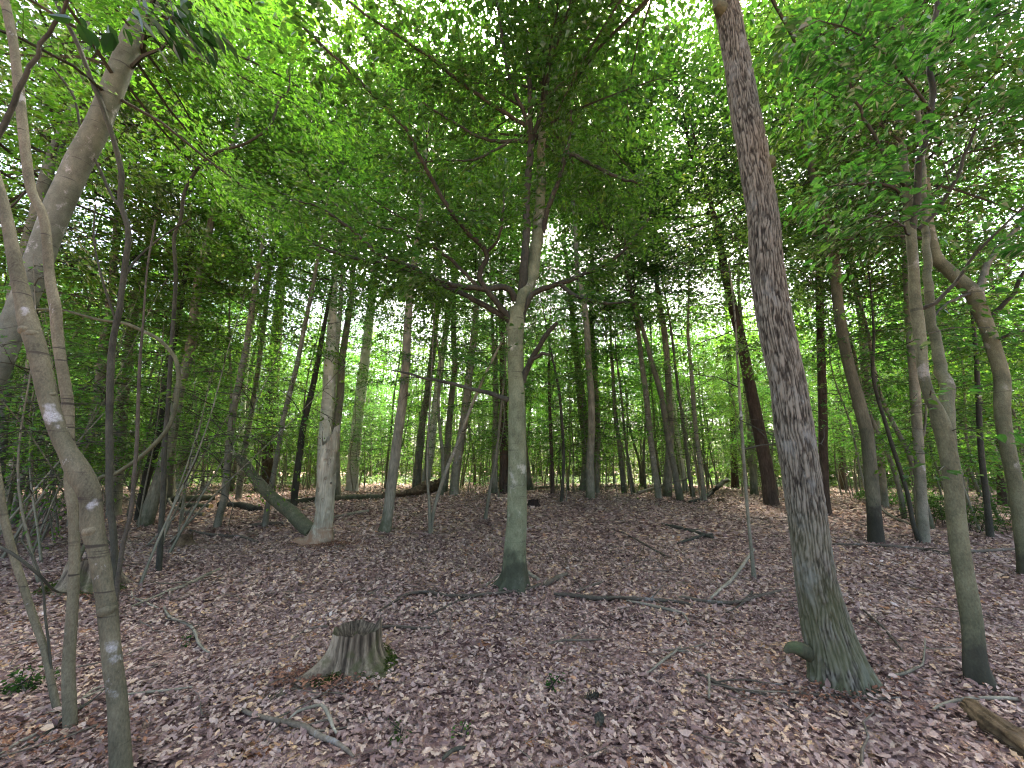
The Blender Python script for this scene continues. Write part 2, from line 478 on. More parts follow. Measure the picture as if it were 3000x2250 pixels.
def crown_parts(A, h0, h1, nl, length, g, elev=(.1, .5), per=7, leaves=34, sL=.75, sW=.42, r0=.03, skew=None, droopy=.12):
    """limbs round an axis A, flat leaf fans along them"""
    tw = Mesh(); sp = Sprays()
    az = g.random() * 6.28
    for k in range(nl):
        q = (k + g.random()) / nl
        h = h0 + (h1 - h0) * q
        p = axis_at(A, h)
        az += 2.4 + g.normal(0, .35)
        l = length * (1 - .72 * q ** 1.5) * g.uniform(.65, 1.15)
        e = elev[0] + (elev[1] - elev[0]) * q + g.normal(0, .12)
        d = np.array((math.cos(az) * math.cos(e), math.sin(az) * math.cos(e), math.sin(e)))
        if skew is not None:
            l *= max(.25, 1 + skew[2] * (d[0] * skew[0] + d[1] * skew[1]))
        pts = [p]
        steps = 5
        for s in range(steps):
            d = nrm(d + g.normal(0, .13, 3) + np.array((0, 0, -droopy * s / steps)))
            pts.append(pts[-1] + d * l / steps)
        pts = np.array(pts)
        tw.tube(pts, np.linspace(r0 * (.5 + .5 * l / length), .005, len(pts)), 4, cap=False)
        m = max(2, int(per * l / length))
        for s in range(m):
            t = .22 + .78 * (s + g.random() * .8) / m
            i = min(int(t * steps), steps - 1); f = t * steps - i
            c = pts[i] * (1 - f) + pts[min(i + 1, steps)] * f
            T = nrm(pts[min(i + 1, steps)] - pts[i])
            S = nrm(np.cross(T, (0, 0, 1.)))
            sd = (1 if s % 2 else -1) * g.uniform(.3, 1.3)
            dd = nrm(T * .7 + S * sd + np.array((0, 0, g.normal(0, .18))))
            L_ = sL * g.uniform(.7, 1.25)
            sp.add(c, dd, L_, sW * g.uniform(.7, 1.2), leaves * g.uniform(.6, 1.3))
            tw.tube(np.array([c, c + dd * L_ * .7]), (.006, .003), 3, cap=False)
    return tw, sp

def crown_mesh(name, tw, sp, size, leafmat, twigmat, g, shape='fold', **kw):
    pos, d, nor, sz = sp.leaves(size, g, **kw)
    return leafy_mesh(name, tw, pos, d, nor, sz, leafmat, twigmat, shape)

def leafy_mesh(name, tw, pos, d, nor, sz, leafmat, twigmat, shape, origin=(0, 0, 0)):
    V, F = leaf_arrays(pos, d, nor, sz, shape)
    loops = [F.ravel()]; sizes = [np.full(len(F), F.shape[1])]; mi = [np.zeros(len(F), int)]
    if tw is not None and tw.n:
        loops.append(np.concatenate(tw.F) + len(V)); s_ = np.concatenate(tw.S); sizes.append(s_); mi.append(np.ones(len(s_), int))
        V = np.vstack([V] + tw.V)
    return np_mesh(name, V - np.asarray(origin, float), np.concatenate(loops), np.concatenate(sizes), [leafmat, twigmat], np.concatenate(mi), smooth=False)

def wiggle_axis(H, lean, wig, g, n=14):
    z = np.linspace(0, H, n)
    ph = g.random(4) * 6.28
    x = lean * z * math.cos(ph[0]) + wig * (np.sin(z * .55 + ph[1]) - math.sin(ph[1])) + wig * .4 * (np.sin(z * 1.7 + ph[2]) - math.sin(ph[2]))
    y = lean * z * math.sin(ph[0]) + wig * (np.cos(z * .5 + ph[3]) - math.cos(ph[3])) + wig * .4 * (np.cos(z * 1.5 + ph[0]) - math.cos(ph[0]))
    return np.stack([x, y, z], 1)

# ------------------------------------------------------------------ forest floor
def build_floor():
    xs = np.concatenate([-np.geomspace(260, 26, 22), np.linspace(-25, -8.2, 60), np.linspace(-8, 8, 150), np.linspace(8.2, 25, 60), np.geomspace(26, 260, 22)])
    ys = np.concatenate([-np.geomspace(200, 6, 16), np.linspace(-5, -.2, 14), np.linspace(0, 9, 120), np.linspace(9.1, 30, 90), np.geomspace(31, 320, 26)])
    X, Y = np.meshgrid(xs, ys)
    Z = ground_h(X, Y) + .03 * (vnoise(X * 4 + 99, Y * 4 + 99, 64, 11) - .5) + .022 * (vnoise(X * 11 + 400, Y * 11 + 400, 64, 12) - .5)
    far = np.hypot(X, Y)
    Z = Z + 3.0 * sstep(60, 160, far) * 0
    V = np.stack([X, Y, Z], -1).reshape(-1, 3)
    nx, ny = len(xs), len(ys)
    i = np.arange(ny - 1)[:, None] * nx + np.arange(nx - 1)[None]
    F = np.stack([i, i + 1, i + nx + 1, i + nx], -1).reshape(-1, 4)
    o = link('forest_floor', np_mesh('forest_floor', V, F, np.full(len(F), 4), M['floor']))
    o['kind'] = 'structure'
    return o
floor = build_floor()

def fallen_templates():
    """lobed oak leaves and plain pointed leaves, curled in several ways"""
    out = []
    st = np.array((0, .10, .24, .36, .50, .62, .77, .88, 1.))
    wd_oak = np.array((.02, .06, .22, .11, .30, .14, .25, .17, .0))
    wd_plain = np.array((.01, .10, .20, .25, .27, .25, .18, .10, .0))
    for wd, keep in ((wd_oak, np.arange(9)), (wd_plain, np.array((0, 2, 5, 8)))):
        for curl, fold, twist in ((.25, .25, .1), (.55, -.15, .3), (-.35, .3, -.3), (.1, .45, .2), (.8, .2, -.2), (-.15, -.3, .1)):
            s, w = st[keep], wd[keep]
            ang = curl * (s - .5) * 2
            x = s - .5
            z0 = curl * .30 * ((s - .5) * 2) ** 2
            z0 = z0 - z0.min()
            V = []
            for j in range(len(s)):
                tw_ = twist * x[j] * 2
                for sd in (-1, 0, 1):
                    yy = sd * w[j]
                    zz = z0[j] + abs(sd) * w[j] * fold + yy * tw_ * .8
                    V.append((x[j], yy, zz))
            F = []
            for j in range(len(s) - 1):
                a = j * 3
                F += [(a, a + 3, a + 4, a + 1), (a + 1, a + 4, a + 5, a + 2)]
            V = np.array(V); V[:, 2] -= V[:, 2].min()
            out.append((V, np.array(F)))
    return out
TEMPL = fallen_templates()
SMALL = (np.array([(-.5, 0, .05), (0, .26, .08), (.5, 0, .12), (0, -.26, 0.)]), np.array([(0, 3, 2, 1)]))

def frames(n, g, tilt):
    yaw = g.random(n) * 6.28318
    d = np.stack([np.cos(yaw), np.sin(yaw), g.normal(0, tilt, n)], 1)
    up = np.stack([g.normal(0, tilt, n), g.normal(0, tilt, n), np.ones(n)], 1)
    d = nrm(d); s = nrm(np.cross(up, d)); u = np.cross(d, s)
    return d, s, u

def wedge_points(n, y0, y1, g, xpad=1.0, slope=1.42):
    y = np.sqrt(g.random(n) * (y1 ** 2 - y0 ** 2) + y0 ** 2)
    x = (g.random(n) * 2 - 1) * (slope * y + xpad)
    return x, y

STUMP_C = None
def build_litter():
    g = np.random.default_rng(21)
    Vs, Fs, n0 = [], [], 0
    bands = ((1.0, 3.6, 11000, TEMPL[:6], .062, .24, .03), (1.0, 4.9, 52000, TEMPL[6:], .046, .30, .028), (4.5, 9.0, 80000, [SMALL], .072, .40, .035), (9.0, 19., 70000, [SMALL], .12, .40, .05), (19., 34., 30000, [SMALL], .19, .42, .06))
    for y0, y1, n, tm, size, tilt, dz in bands:
        x, y = wedge_points(n, y0, y1, g)
        x = np.clip(x, -30, 30)
        z = ground_h(x, y) + g.random(n) ** 1.5 * dz + .006
        d, s, u = frames(n, g, tilt)
        sz = size * g.uniform(.45, 1.35, n)
        which = g.integers(0, len(tm), n)
        for k, (T, F) in enumerate(tm):
            m = which == k
            P = np.stack([x[m], y[m], z[m]], 1)
            V = P[:, None, :] + sz[m][:, None, None] * (T[None, :, 0, None] * d[m][:, None] + T[None, :, 1, None] * s[m][:, None] + T[None, :, 2, None] * u[m][:, None])
            FF = (np.arange(m.sum()) * len(T))[:, None, None] + F[None] + n0
            Vs.append(V.reshape(-1, 3)); Fs.append(FF.reshape(-1, 4)); n0 += m.sum() * len(T)
    F = np.concatenate(Fs)
    o = link('leaf_litter', np_mesh('leaf_litter', np.vstack(Vs), F, np.full(len(F), 4), M['litter'], smooth=False))
    o['kind'] = 'stuff'
    tag(o, 'brown carpet of fallen leaves covering the forest floor', 'leaf litter')
    # the nearest and clearest leaves on top, one by one
    meshes = [np_mesh('fallen_leaf', T, F, np.full(len(F), 4), M['litter'], smooth=False) for T, F in TEMPL]
    x, y = wedge_points(300, 1.5, 4.2, g, .2, 1.3)
    d, s, u = frames(300, g, .22)
    for i in range(300):
        lf = bpy.data.objects.new('fallen_leaf', meshes[i % len(meshes) if i % 3 else i % 6])
        sc = g.uniform(.055, .095)
        mt = Matrix(np.stack([d[i] * sc, s[i] * sc, u[i] * sc], 1).tolist()).to_4x4()
        mt.translation = (x[i], y[i], float(ground_h(x[i], y[i])) + .04)
        COL.objects.link(lf); lf.parent = floor; lf.matrix_basis = mt
build_litter()

# ------------------------------------------------------------------ crown stock shared by the trees
def make_crown_stock():
    out = {'canopy': [], 'thin': [], 'under': []}
    g = np.random.default_rng(31)
    for k, lm in enumerate(('leaf_maple', 'leaf_beech', 'leaf_maple')):
        A = wiggle_axis(9.5, .02, .10, g)
        tw, sp = crown_parts(A, 0, 9.3, 66, 4.3, g, elev=(-.05, .9), per=19, leaves=36, sL=1.0, sW=.55, r0=.04)
        out['canopy'].append(crown_mesh('crown', tw, sp, .125, M[lm], M['dark'], g))
    for k, lm in enumerate(('leaf_under', 'leaf_beech', 'leaf_maple')):
        A = wiggle_axis(8.5, .02, .08, g)
        tw, sp = crown_parts(A, 0, 8.3, 42, 3.2, g, elev=(-.05, .7), per=14, leaves=30, sL=.95, sW=.5, r0=.025)
        out['thin'].append(crown_mesh('crown', tw, sp, .12, M[lm], M['dark'], g))
    for k in range(4):
        A = wiggle_axis(5.5, .02, .06, g)
        tw, sp = crown_parts(A, 0, 5.2, 24, 2.1, g, elev=(-.05, .35), per=8, leaves=42, sL=.75, sW=.42, r0=.014)
        out['under'].append(crown_mesh('crown', tw, sp, .10, M[('leaf_under', 'leaf_maple', 'leaf_under', 'leaf_beech')[k]], M['dark'], g))
    return out
CROWN = make_crown_stock()

def make_bare_limbs():
    g = np.random.default_rng(41); out = []
    for k in range(5):
        m = Mesh()
        d = np.array((1., 0, .25)); p = np.zeros(3); P = [p]
        for s in range(7):
            d = nrm(d + g.normal(0, .2, 3) + np.array((0, 0, -.05))); P.append(P[-1] + d * .22)
        P = np.array(P); m.tube(P, np.linspace(.013, .003, 8), 5)
        for j in (2, 3, 5, 6):
            q = [P[j]]; e = nrm(d + g.normal(0, .6, 3))
            for s in range(3):
                e = nrm(e + g.normal(0, .25, 3)); q.append(q[-1] + e * .17)
            m.tube(np.array(q), np.linspace(.006, .002, 4), 3)
        out.append(m.build('limb', M['dark']))
    return out
BARE = make_bare_limbs()

def add_crown(root, path, kind, z0, scale, g, idx=None):
    """a crown from the stock on the trunk path (world rows x y z r), starting z0 metres above the root"""
    rz = root.location[2]
    p = axis_at(path, rz + z0)
    st = CROWN[kind]
    o = bpy.data.objects.new('crown', st[int(g.integers(len(st))) if idx is None else idx])
    COL.objects.link(o); o.parent = root; o['kind'] = 'stuff'
    o.location = [float(c) for c in (p - np.array(root.location))]
    top = axis_at(path, path[-1, 2])
    dv = top - p
    o.rotation_euler = Vector([float(c) for c in nrm(dv)]).to_track_quat('Z', 'Y').to_euler() if np.linalg.norm(dv) > .5 else (0, 0, 0)
    o.rotation_euler.rotate_axis('Z', float(g.random() * 6.28))
    o.scale = (scale, scale, scale * float(g.uniform(.9, 1.15)))
    return o

def add_bare(root, path, zs, g, scale=1.):
    for z in zs:
        p = axis_at(path, root.location[2] + z)
        o = bpy.data.objects.new('limb', BARE[int(g.integers(5))])
        COL.objects.link(o); o.parent = root
        o.location = [float(c) for c in (p - np.array(root.location))]
        o.rotation_euler = (float(g.normal(0, .3)), float(g.normal(0, .25)), float(g.random() * 6.28))
        s = scale * float(g.uniform(.6, 1.3)); o.scale = (s, s, s)

def px_path(pts, Y, grow=True):
    """rows (px, py, width px[, metres nearer or farther]) at Y metres ahead -> rows x y z r"""
    out = []
    for p in pts:
        P, t = at(p[0], p[1], Y + (p[3] if len(p) > 3 else 0))
        out.append((*P, p[2] / 2 / FOC * t / math.sqrt(1 + ((p[0] - 1500) / FOC) ** 2)))
    return np.array(out)

def extend_up(W, H, r_end=.012, seed=0):
    g = np.random.default_rng(500 + seed)
    z_now = W[-1, 2]; base = ground_h(W[0, 0], W[0, 1])
    left = base + H - z_now
    if left < .4:
        return W
    T = nrm(W[-1, :3] - W[-2, :3]); n = max(2, int(left / 1.2)); rows = []
    p = W[-1, :3].copy()
    for i in range(n):
        T = nrm(T * .86 + np.array((0, 0, .16)) + g.normal(0, .035, 3))
        p = p + T * (left / n) / max(T[2], .4)
        rows.append((*p, W[-1, 3] + (r_end - W[-1, 3]) * (i + 1) / n))
    return np.vstack([W, rows])

def trunk_mesh(W, mat, origin, seg=12, flare=0., flare_h=.15, lobes=5, jit=.05, seed=0, step=.12, disp=None, attr=None, jagged=False):
    L = np.sum(np.linalg.norm(np.diff(W[:, :3], axis=0), axis=1))
    S = smooth_path(W, max(6, int(L / step)))
    S[:, 3] = np.maximum(S[:, 3], .004)
    m = Mesh()
    m.tube(S[:, :3], S[:, 3], seg, disp, flare=flare, flare_h=flare_h, lobes=lobes, ph=seed * 1.7, jit=jit, seed=seed)
    return m.build('trunk', mat, origin, attr=attr), S

def traced(name, label, mat, pts, Y=None, H=None, seg=10, flare=.5, flare_h=.15, lobes=5, jit=.06, crown=None, bare=(), seed=0, step=.15, group=None, sink=.12, cat='tree'):
    g = np.random.default_rng(900 + seed)
    if Y is None:
        b, t = ground_at(pts[0][0], pts[0][1]); Y = b[1]
    W = px_path(pts, Y)
    gz = float(ground_h(W[0, 0], W[0, 1]))
    if W[0, 2] > gz + .05:                                  # the foot is hidden in the photograph: carry the trunk on down
        d = nrm(W[0, :3] - W[min(2, len(W) - 1), :3]); d = d / max(-d[2], .3)
        x = W[0, :3] + d * (W[0, 2] - gz)
        gz = float(ground_h(x[0], x[1]))
        W = np.vstack([[(x[0], x[1], gz, W[0, 3] * 1.08)], W])
    else:
        W[0, 2] = gz
    root = thing(name, (W[0, 0], W[0, 1], gz), label, cat, group)
    d = nrm(W[0, :3] - W[1, :3])
    W = np.vstack([[(*(W[0, :3] + d * sink), W[0, 3])], W])
    if H:
        W = extend_up(W, H, seed=seed)
    me, S = trunk_mesh(W, M[mat], root.location, seg, flare, flare_h, lobes, jit, seed, step)
    link('trunk', me, root)
    if crown:
        for c in (crown if isinstance(crown, list) else [crown]):
            add_crown(root, S, c[0], c[1] + (1.3 if c[0] != 'under' and Y > 8.2 else 0), c[2], g, c[3] if len(c) > 3 else None)
    if len(bare):
        add_bare(root, S, bare, g)
    return root, S, g

# ------------------------------------------------------------------ trees traced one by one: rows are (px, py, width)
TREES = [
 # name, label, bark, Y, rows, height, crown, bare limb heights
 ('leaning_tree', 'thick pale grey trunk leaning steeply across the top left corner', 'ash', 5.0,
  [(-300, 1790, 100), (-140, 1400, 98), (0, 1051, 96), (95, 813, 92), (176, 597, 90), (224, 488, 86), (285, 373, 80), (339, 237, 74), (393, 102, 70), (447, 0, 62), (520, -160, 55)], 12, [('canopy', 7.2, .9, 0)], ()),
 ('tree', 'pale grey trunk directly behind the steeply leaning trunk', 'ash', 8.0,
  [(-20, 1500, 52), (30, 950, 48), (60, 800, 46), (135, 520, 42), (175, 410, 38), (215, 320, 32), (255, 120, 28), (275, 0, 26)], 16, [('canopy', 7, 1.0, 0)], ()),
 ('tree', 'thick grey trunk behind the left thicket, broadest of the thicket trunks', 'smooth', 12.0,
  [(342, 1395, 44), (350, 1330, 40), (354, 1237, 39), (367, 1111, 38), (384, 984, 35), (392, 900, 33), (420, 800, 30), (455, 640, 26)], 15, [('canopy', 6, 1.15, 2)], (2.6, 3.4)),
 ('tree', 'grey trunk with dark branch scars between the thicket saplings', 'smooth', 10.5,
  [(250, 1360, 38), (257, 1322, 34), (274, 1237, 34), (295, 1111, 36), (304, 1005, 30), (321, 900, 26), (335, 760, 22)], 13, [('thin', 5, 1.1, 2)], (2.2, 3.0, 4.)),
 ('tree', 'grey thicket trunk nearest the left picture edge', 'smooth', 9.5,
  [(34, 1400, 34), (46, 1343, 32), (63, 1259, 31), (76, 1174, 30), (97, 984, 26), (108, 850, 22)], 12, [('thin', 5, 1.1, 0)], (2.4, 3.1)),
 ('sapling', 'dark slim leaning trunk rising from the litter beside the arched sapling', 'dark', None,
  [(403, 1529, 24), (414, 1470, 27), (439, 1364, 29), (464, 1280, 29), (477, 1174, 26), (494, 1069, 24), (511, 984, 22), (527, 900, 20), (542, 813, 16), (563, 712, 12)], 9, [('under', 4.5, 1.1, 1)], (2., 2.6, 3.3)),
 ('tree', 'pale two-tone trunk left of the slim leaning trunk by the log pile', 'smooth', None,
  [(526, 1434, 44), (530, 1400, 36), (540, 1322, 34), (553, 1195, 32), (565, 1069, 30), (578, 900, 25), (597, 780, 20)], 17, [('canopy', 8, .9, 1)], (3, 4, 4.6)),
 ('sapling', 'thin greenish pole just left of the pale two-tone trunk', 'rough', None,
  [(468, 1453, 14), (478, 1390, 12), (489, 1322, 12), (502, 1237, 11), (515, 1120, 10)], 7, [('under', 3, 1.)], ()),
 ('tree', 'slim grey tree leaning right with its top lost in leaves, beside the fallen log', 'smooth', None,
  [(635, 1550, 26), (643, 1510, 24), (659, 1449, 25), (670, 1322, 24), (684, 1204, 24), (703, 1111, 22), (720, 1027, 20), (733, 942, 18), (750, 830, 15), (766, 732, 12)], 9.5, [('under', 5.2, 1.1, 1)], (2.6, 3.2, 4.2)),
 ('tree', 'whitish slender trunk behind the slim right-leaning tree', 'pale', 17.0,
  [(700, 1430, 18), (712, 1200, 17), (722, 1069, 17), (737, 950, 15), (775, 850, 13), (795, 760, 11)], 17, [('thin', 9, 1.)], (4,)),
 ('tree', 'slender grey trunk in front of the dark pine', 'smooth', 15.0,
  [(700, 1450, 20), (720, 1300, 18), (739, 1195, 17), (758, 1069, 16), (777, 921, 14), (790, 800, 12)], 14, [('thin', 7, 1.)], (4, 5.)),
 ('pine_tree', 'broad dark red-brown pine trunk behind the fallen log', 'pine', 21.0,
  [(784, 1412, 48), (787, 1364, 45), (794, 1195, 40), (803, 1069, 36), (815, 925, 32), (826, 790, 27)], 20, [('thin', 11, 1.2, 1)], (5, 6, 7, 8.)),
 ('sapling', 'pale thin tree with a mossy foot in front of the leaning log', 'smooth', None,
  [(775, 1546, 20), (790, 1449, 17), (815, 1322, 16), (828, 1237, 16), (849, 1153, 16), (870, 1069, 15), (891, 963, 14), (915, 850, 12), (942, 690, 9)], 10, [('under', 6, 1., 1)], (3.6, 4.4)),
 ('sapling', 'dark slim trunk left of the dead snag', 'dark', None,
  [(859, 1487, 24), (874, 1364, 21), (891, 1237, 20), (912, 1153, 19), (929, 1069, 17), (946, 976, 14), (962, 890, 11)], 9, [('under', 5, 1.1, 1)], (3, 3.8, 4.6)),
 ('tree', 'forked grey trunk rising just behind the broken snag', 'pale', 14.0,
  [(946, 1420, 40), (950, 1280, 36), (961, 1153, 34), (963, 1081, 32), (971, 984, 28), (978, 860, 22)], 15, [('canopy', 7, 1., 1)], (4, 5)),
 ('tree', 'slender pale stem between the snag and the white trunk', 'pale', 15.0,
  [(958, 1400, 20), (971, 1237, 18), (980, 1110, 17), (990, 984, 16), (1000, 860, 13)], 15, [('thin', 8, .9)], ()),
 ('tree', 'tall straight white-barked trunk, whitest trunk in the wood', 'pale', None,
  [(1030, 1440, 46), (1032, 1420, 38), (1035, 1364, 36), (1047, 1237, 34), (1060, 1132, 32), (1072, 1027, 29), (1085, 915, 25), (1098, 800, 22), (1119, 678, 19), (1134, 590, 16)], 20, [('canopy', 11, 1.2, 1)], (7, 8.)),
 ('tree', 'grey-brown tree with flared foot midway between snag and central beech', 'rough', None,
  [(1127, 1558, 42), (1134, 1520, 32), (1149, 1406, 31), (1165, 1280, 29), (1182, 1153, 27), (1189, 1069, 25), (1195, 942, 23), (1203, 847, 20), (1217, 746, 17), (1234, 610, 13)], 12, [('thin', 6, 1., 1)], (3.2, 4, 4.7)),
 ('tree', 'browner of two close trunks behind the rotting log end', 'rough', 19.5,
  [(1218, 1440, 27), (1229, 1322, 24), (1241, 1216, 22), (1258, 1111, 20), (1275, 963, 17), (1285, 850, 14)], 16, [('thin', 8, 1.1)], (4, 5, 6)),
 ('tree', 'paler of two close trunks behind the rotting log end', 'pale', 19.5,
  [(1244, 1432, 27), (1252, 1380, 24), (1262, 1322, 23), (1275, 1195, 22), (1292, 1069, 20), (1314, 921, 17), (1327, 850, 15)], 17, [('thin', 9, 1.)], (7,)),
 ('tree', 'grey trunk curving up to the right beyond the rotting log', 'smooth', None,
  [(1331, 1452, 28), (1335, 1385, 26), (1348, 1301, 26), (1365, 1195, 25), (1373, 1111, 22), (1386, 1005, 20), (1396, 900, 17)], 15, [('canopy', 7, 1., 2)], (4, 5.)),
 ('sapling', 'thin sapling leaning right in front of the rotting log end', 'smooth', None,
  [(1261, 1567, 13), (1272, 1491, 11), (1305, 1385, 11), (1339, 1301, 10), (1385, 1180, 9), (1425, 1090, 8), (1450, 1040, 7)], 6, [('under', 4, .9)], (2.4,)),
 ('sapling', 'thin upright twin-forked sapling rooted with the right-leaning sapling', 'smooth', None,
  [(1259, 1570, 9), (1258, 1480, 8), (1252, 1400, 7), (1254, 1300, 6), (1260, 1180, 5)], 6, [('under', 3.6, .8)], (2.,)),
 ('sapling', 'thin sapling just left of the central beech', 'smooth', None,
  [(1421, 1525, 11), (1430, 1470, 9), (1436, 1427, 9), (1453, 1343, 8), (1468, 1200, 7)], 6, [('under', 3.2, .8)], (1.8,)),
 ('pine_tree', 'dark red-brown trunk half hidden by the central beech', 'pine', 18.0,
  [(1478, 1425, 28), (1477, 1340, 25), (1476, 1259, 23), (1474, 1100, 20), (1470, 950, 16)], 15, [('thin', 8, 1.)], (3, 4)),
 ('tree', 'grey slender trunk left of the half-hidden red-brown trunk', 'rough', 18.0,
  [(1447, 1434, 22), (1449, 1380, 18), (1450, 1280, 17), (1452, 1150, 15)], 14, [('thin', 6, 1.)], (3, 4)),
 ('tree', 'broad grey trunk first to the right behind the central beech', 'smooth', 20.0,
  [(1717, 1425, 40), (1719, 1390, 34), (1721, 1322, 32), (1706, 1195, 28), (1697, 1110, 25), (1689, 1027, 22)], 17, [('canopy', 8, 1.1, 1)], (4, 5)),
 ('sapling', 'thin pole in front of the broad grey trunk right of the beech', 'smooth', None,
  [(1749, 1445, 17), (1751, 1340, 14), (1753, 1238, 13), (1745, 1110, 11), (1736, 984, 9)], 12, [('thin', 5, .9)], (3, 4)),
 ('sapling', 'bare thin dark pole nearest the right side of the central beech', 'dark', None,
  [(1645, 1470, 11), (1650, 1390, 9), (1651, 1322, 9), (1639, 1153, 8), (1609, 1005, 6)], 8, [('under', 4, 1.)], (2.5, 3.5)),
 ('sapling', 'reddish slim pole right of the central beech behind the fallen branch', 'pine', None,
  [(1619, 1448, 13), (1618, 1380, 11), (1613, 1260, 10), (1608, 1100, 8)], 9, [('under', 4.5, 1.)], (3,)),
 ('tree', 'slim trunk among the middle saplings left of the pale grey leaning trunk', 'rough', None,
  [(1829, 1446, 17), (1822, 1380, 14), (1814, 1301, 13), (1803, 1216, 12), (1795, 1090, 10)], 12, [('thin', 5, .9)], (3, 4)),
 ('tree', 'pale grey trunk leaning left beside the pale propped pole', 'smooth', None,
  [(1930, 1461, 22), (1919, 1385, 20), (1903, 1259, 19), (1892, 1153, 18), (1881, 1069, 16), (1868, 960, 13)], 15, [('thin', 7, 1., 1)], (4, 5)),
 ('tree', 'brown trunk leaning left with bent top behind the clearing', 'rough', None,
  [(1993, 1466, 26), (1978, 1385, 21), (1957, 1280, 20), (1936, 1153, 18), (1911, 1069, 16), (1898, 1018, 15), (1875, 936, 12), (1854, 868, 10)], 12, [('canopy', 7, .9, 1)], (3.6, 4.4)),
 ('tree', 'pale trunk standing behind the bent brown trunk', 'pale', 20.0,
  [(2008, 1440, 20), (1987, 1301, 17), (1974, 1195, 16), (1953, 1048, 14), (1945, 980, 13)], 17, [('thin', 9, 1.1)], ()),
 ('sapling', 'slim straight trunk by the upper end of the curved dark log', 'smooth', None,
  [(2064, 1468, 18), (2052, 1364, 15), (2038, 1259, 14), (2027, 1111, 13), (2016, 984, 10)], 12, [('thin', 6, .9, 1)], (3.4, 4.2)),
 ('pine_tree', 'dark slim pine trunk beyond the curved dark log', 'pine', 24.0,
  [(2154, 1430, 26), (2149, 1322, 21), (2144, 1180, 18)], 16, [('thin', 7, 1.)], (4, 5, 6)),
 ('pine_tree', 'tallest dark pine trunk close left of the big oak', 'pine', None,
  [(2261, 1480, 50), (2252, 1420, 43), (2244, 1364, 42), (2223, 1259, 40), (2202, 1153, 37), (2185, 1069, 34), (2168, 984, 31), (2147, 900, 28), (2120, 780, 24)], 17, [('canopy', 8, 1.15, 1)], (4, 4.6, 5.3, 6, 7)),
 ('tree', 'grey trunk just left of the tallest dark pine', 'rough', 17.0,
  [(2211, 1455, 26), (2202, 1322, 22), (2190, 1190, 20), (2178, 1050, 17)], 14, [('thin', 6, 1.)], (3, 4)),
 ('sapling', 'thin bare sapling on the open litter left of the big oak', 'smooth', None,
  [(2210, 1701, 15), (2200, 1600, 11), (2190, 1498, 10), (2180, 1362, 10), (2169, 1193, 9), (2160, 1050, 7), (2154, 940, 6)], 5.2, [('under', 3.4, .75)], (1.9, 2.4, 2.9)),
 ('pine_tree', 'dark purplish pine trunk close right of the big oak', 'pine', None,
  [(2422, 1508, 34), (2417, 1450, 29), (2412, 1322, 29), (2410, 1195, 29), (2405, 1027, 27), (2402, 900, 25), (2398, 740, 21)], 15, [('canopy', 7, 1.1, 1)], (3, 3.6, 4.3, 5, 6)),
 ('tree', 'dark smooth tree with black wet foot right of the big oak', 'wetfoot', None,
  [(2567, 1594, 52), (2561, 1510, 46), (2549, 1362, 43), (2537, 1260, 43), (2515, 1174, 40), (2495, 1100, 37), (2477, 1027, 36), (2456, 900, 35), (2448, 810, 33), (2441, 746, 31), (2420, 651, 28), (2393, 556, 24), (2373, 488, 21), (2349, 407, 17), (2346, 339, 14), (2340, 220, 10)], 11, [('thin', 5.6, 1.1, 1)], (3.8, 4.6)),
 ('tree', 'broken-barked trunk with pale foot behind the black-footed tree', 'smooth', None,
  [(2591, 1486, 30), (2583, 1410, 30), (2572, 1330, 36), (2560, 1260, 40), (2545, 1150, 38), (2535, 1060, 34), (2528, 960, 28)], 14, [('thin', 6, 1.1, 1)], (3, 4)),
 ('sapling', 'thin crooked sapling leaning left between the two right-hand trees', 'dark', None,
  [(2697, 1596, 20), (2675, 1533, 16), (2659, 1449, 15), (2633, 1364, 15), (2612, 1301, 14), (2591, 1229, 13), (2570, 1162, 12), (2556, 1080, 11), (2560, 980, 9)], 6.5, [('under', 3.6, .9, 3)], (2.4, 3)),
 ('sapling', 'slim dark trunk standing in the low green bush', 'dark', None,
  [(2901, 1579, 26), (2891, 1470, 22), (2878, 1364, 21), (2870, 1259, 20), (2865, 1153, 18), (2858, 1020, 15)], 8, [('under', 4, 1.2, 3)], (2.6, 3.4)),
 ('tree', 'broad red-brown trunk at the right edge beyond the low green bush', 'pine', 16.0,
  [(2941, 1455, 44), (2936, 1400, 38), (2931, 1300, 36), (2924, 1150, 32)], 15, [('thin', 5, 1.2, 1)], (3, 4)),
 ('tree', 'dark stout trunk in the gap between oak and black-footed tree', 'pine', 24.0,
  [(2472, 1440, 30), (2467, 1390, 24), (2462, 1300, 22), (2455, 1150, 19)], 15, [('thin', 7, 1.1)], (4, 5)),
 ('tree', 'pale thin trunk high behind the twin-stemmed beech', 'smooth', 8.5,
  [(2690, 1300, 34), (2665, 900, 33), (2650, 600, 32), (2637, 407, 31), (2624, 305, 30), (2603, 136, 28), (2595, 0, 26)], 16, [('canopy', 8, .85, 1)], ()),
]
for i, (name, label, mat, Y, rows, H, crown, bare) in enumerate(TREES):
    traced(name, label, mat, rows, Y, H, crown=crown, bare=bare, seed=i, flare=.25 if mat != 'pine' else .12,
           seg=14 if rows[0][2] > 30 else 8)

# ------------------------------------------------------------------ the near trees, limb by limb
LEAF_ONE = {}
def one_leaf(mat):
    if mat not in LEAF_ONE:
        V, F = LEAF['ovate']
        LEAF_ONE[mat] = np_mesh('leaf', V, np.array(F), np.full(len(F), 4), M[mat], smooth=False)
    return LEAF_ONE[mat]

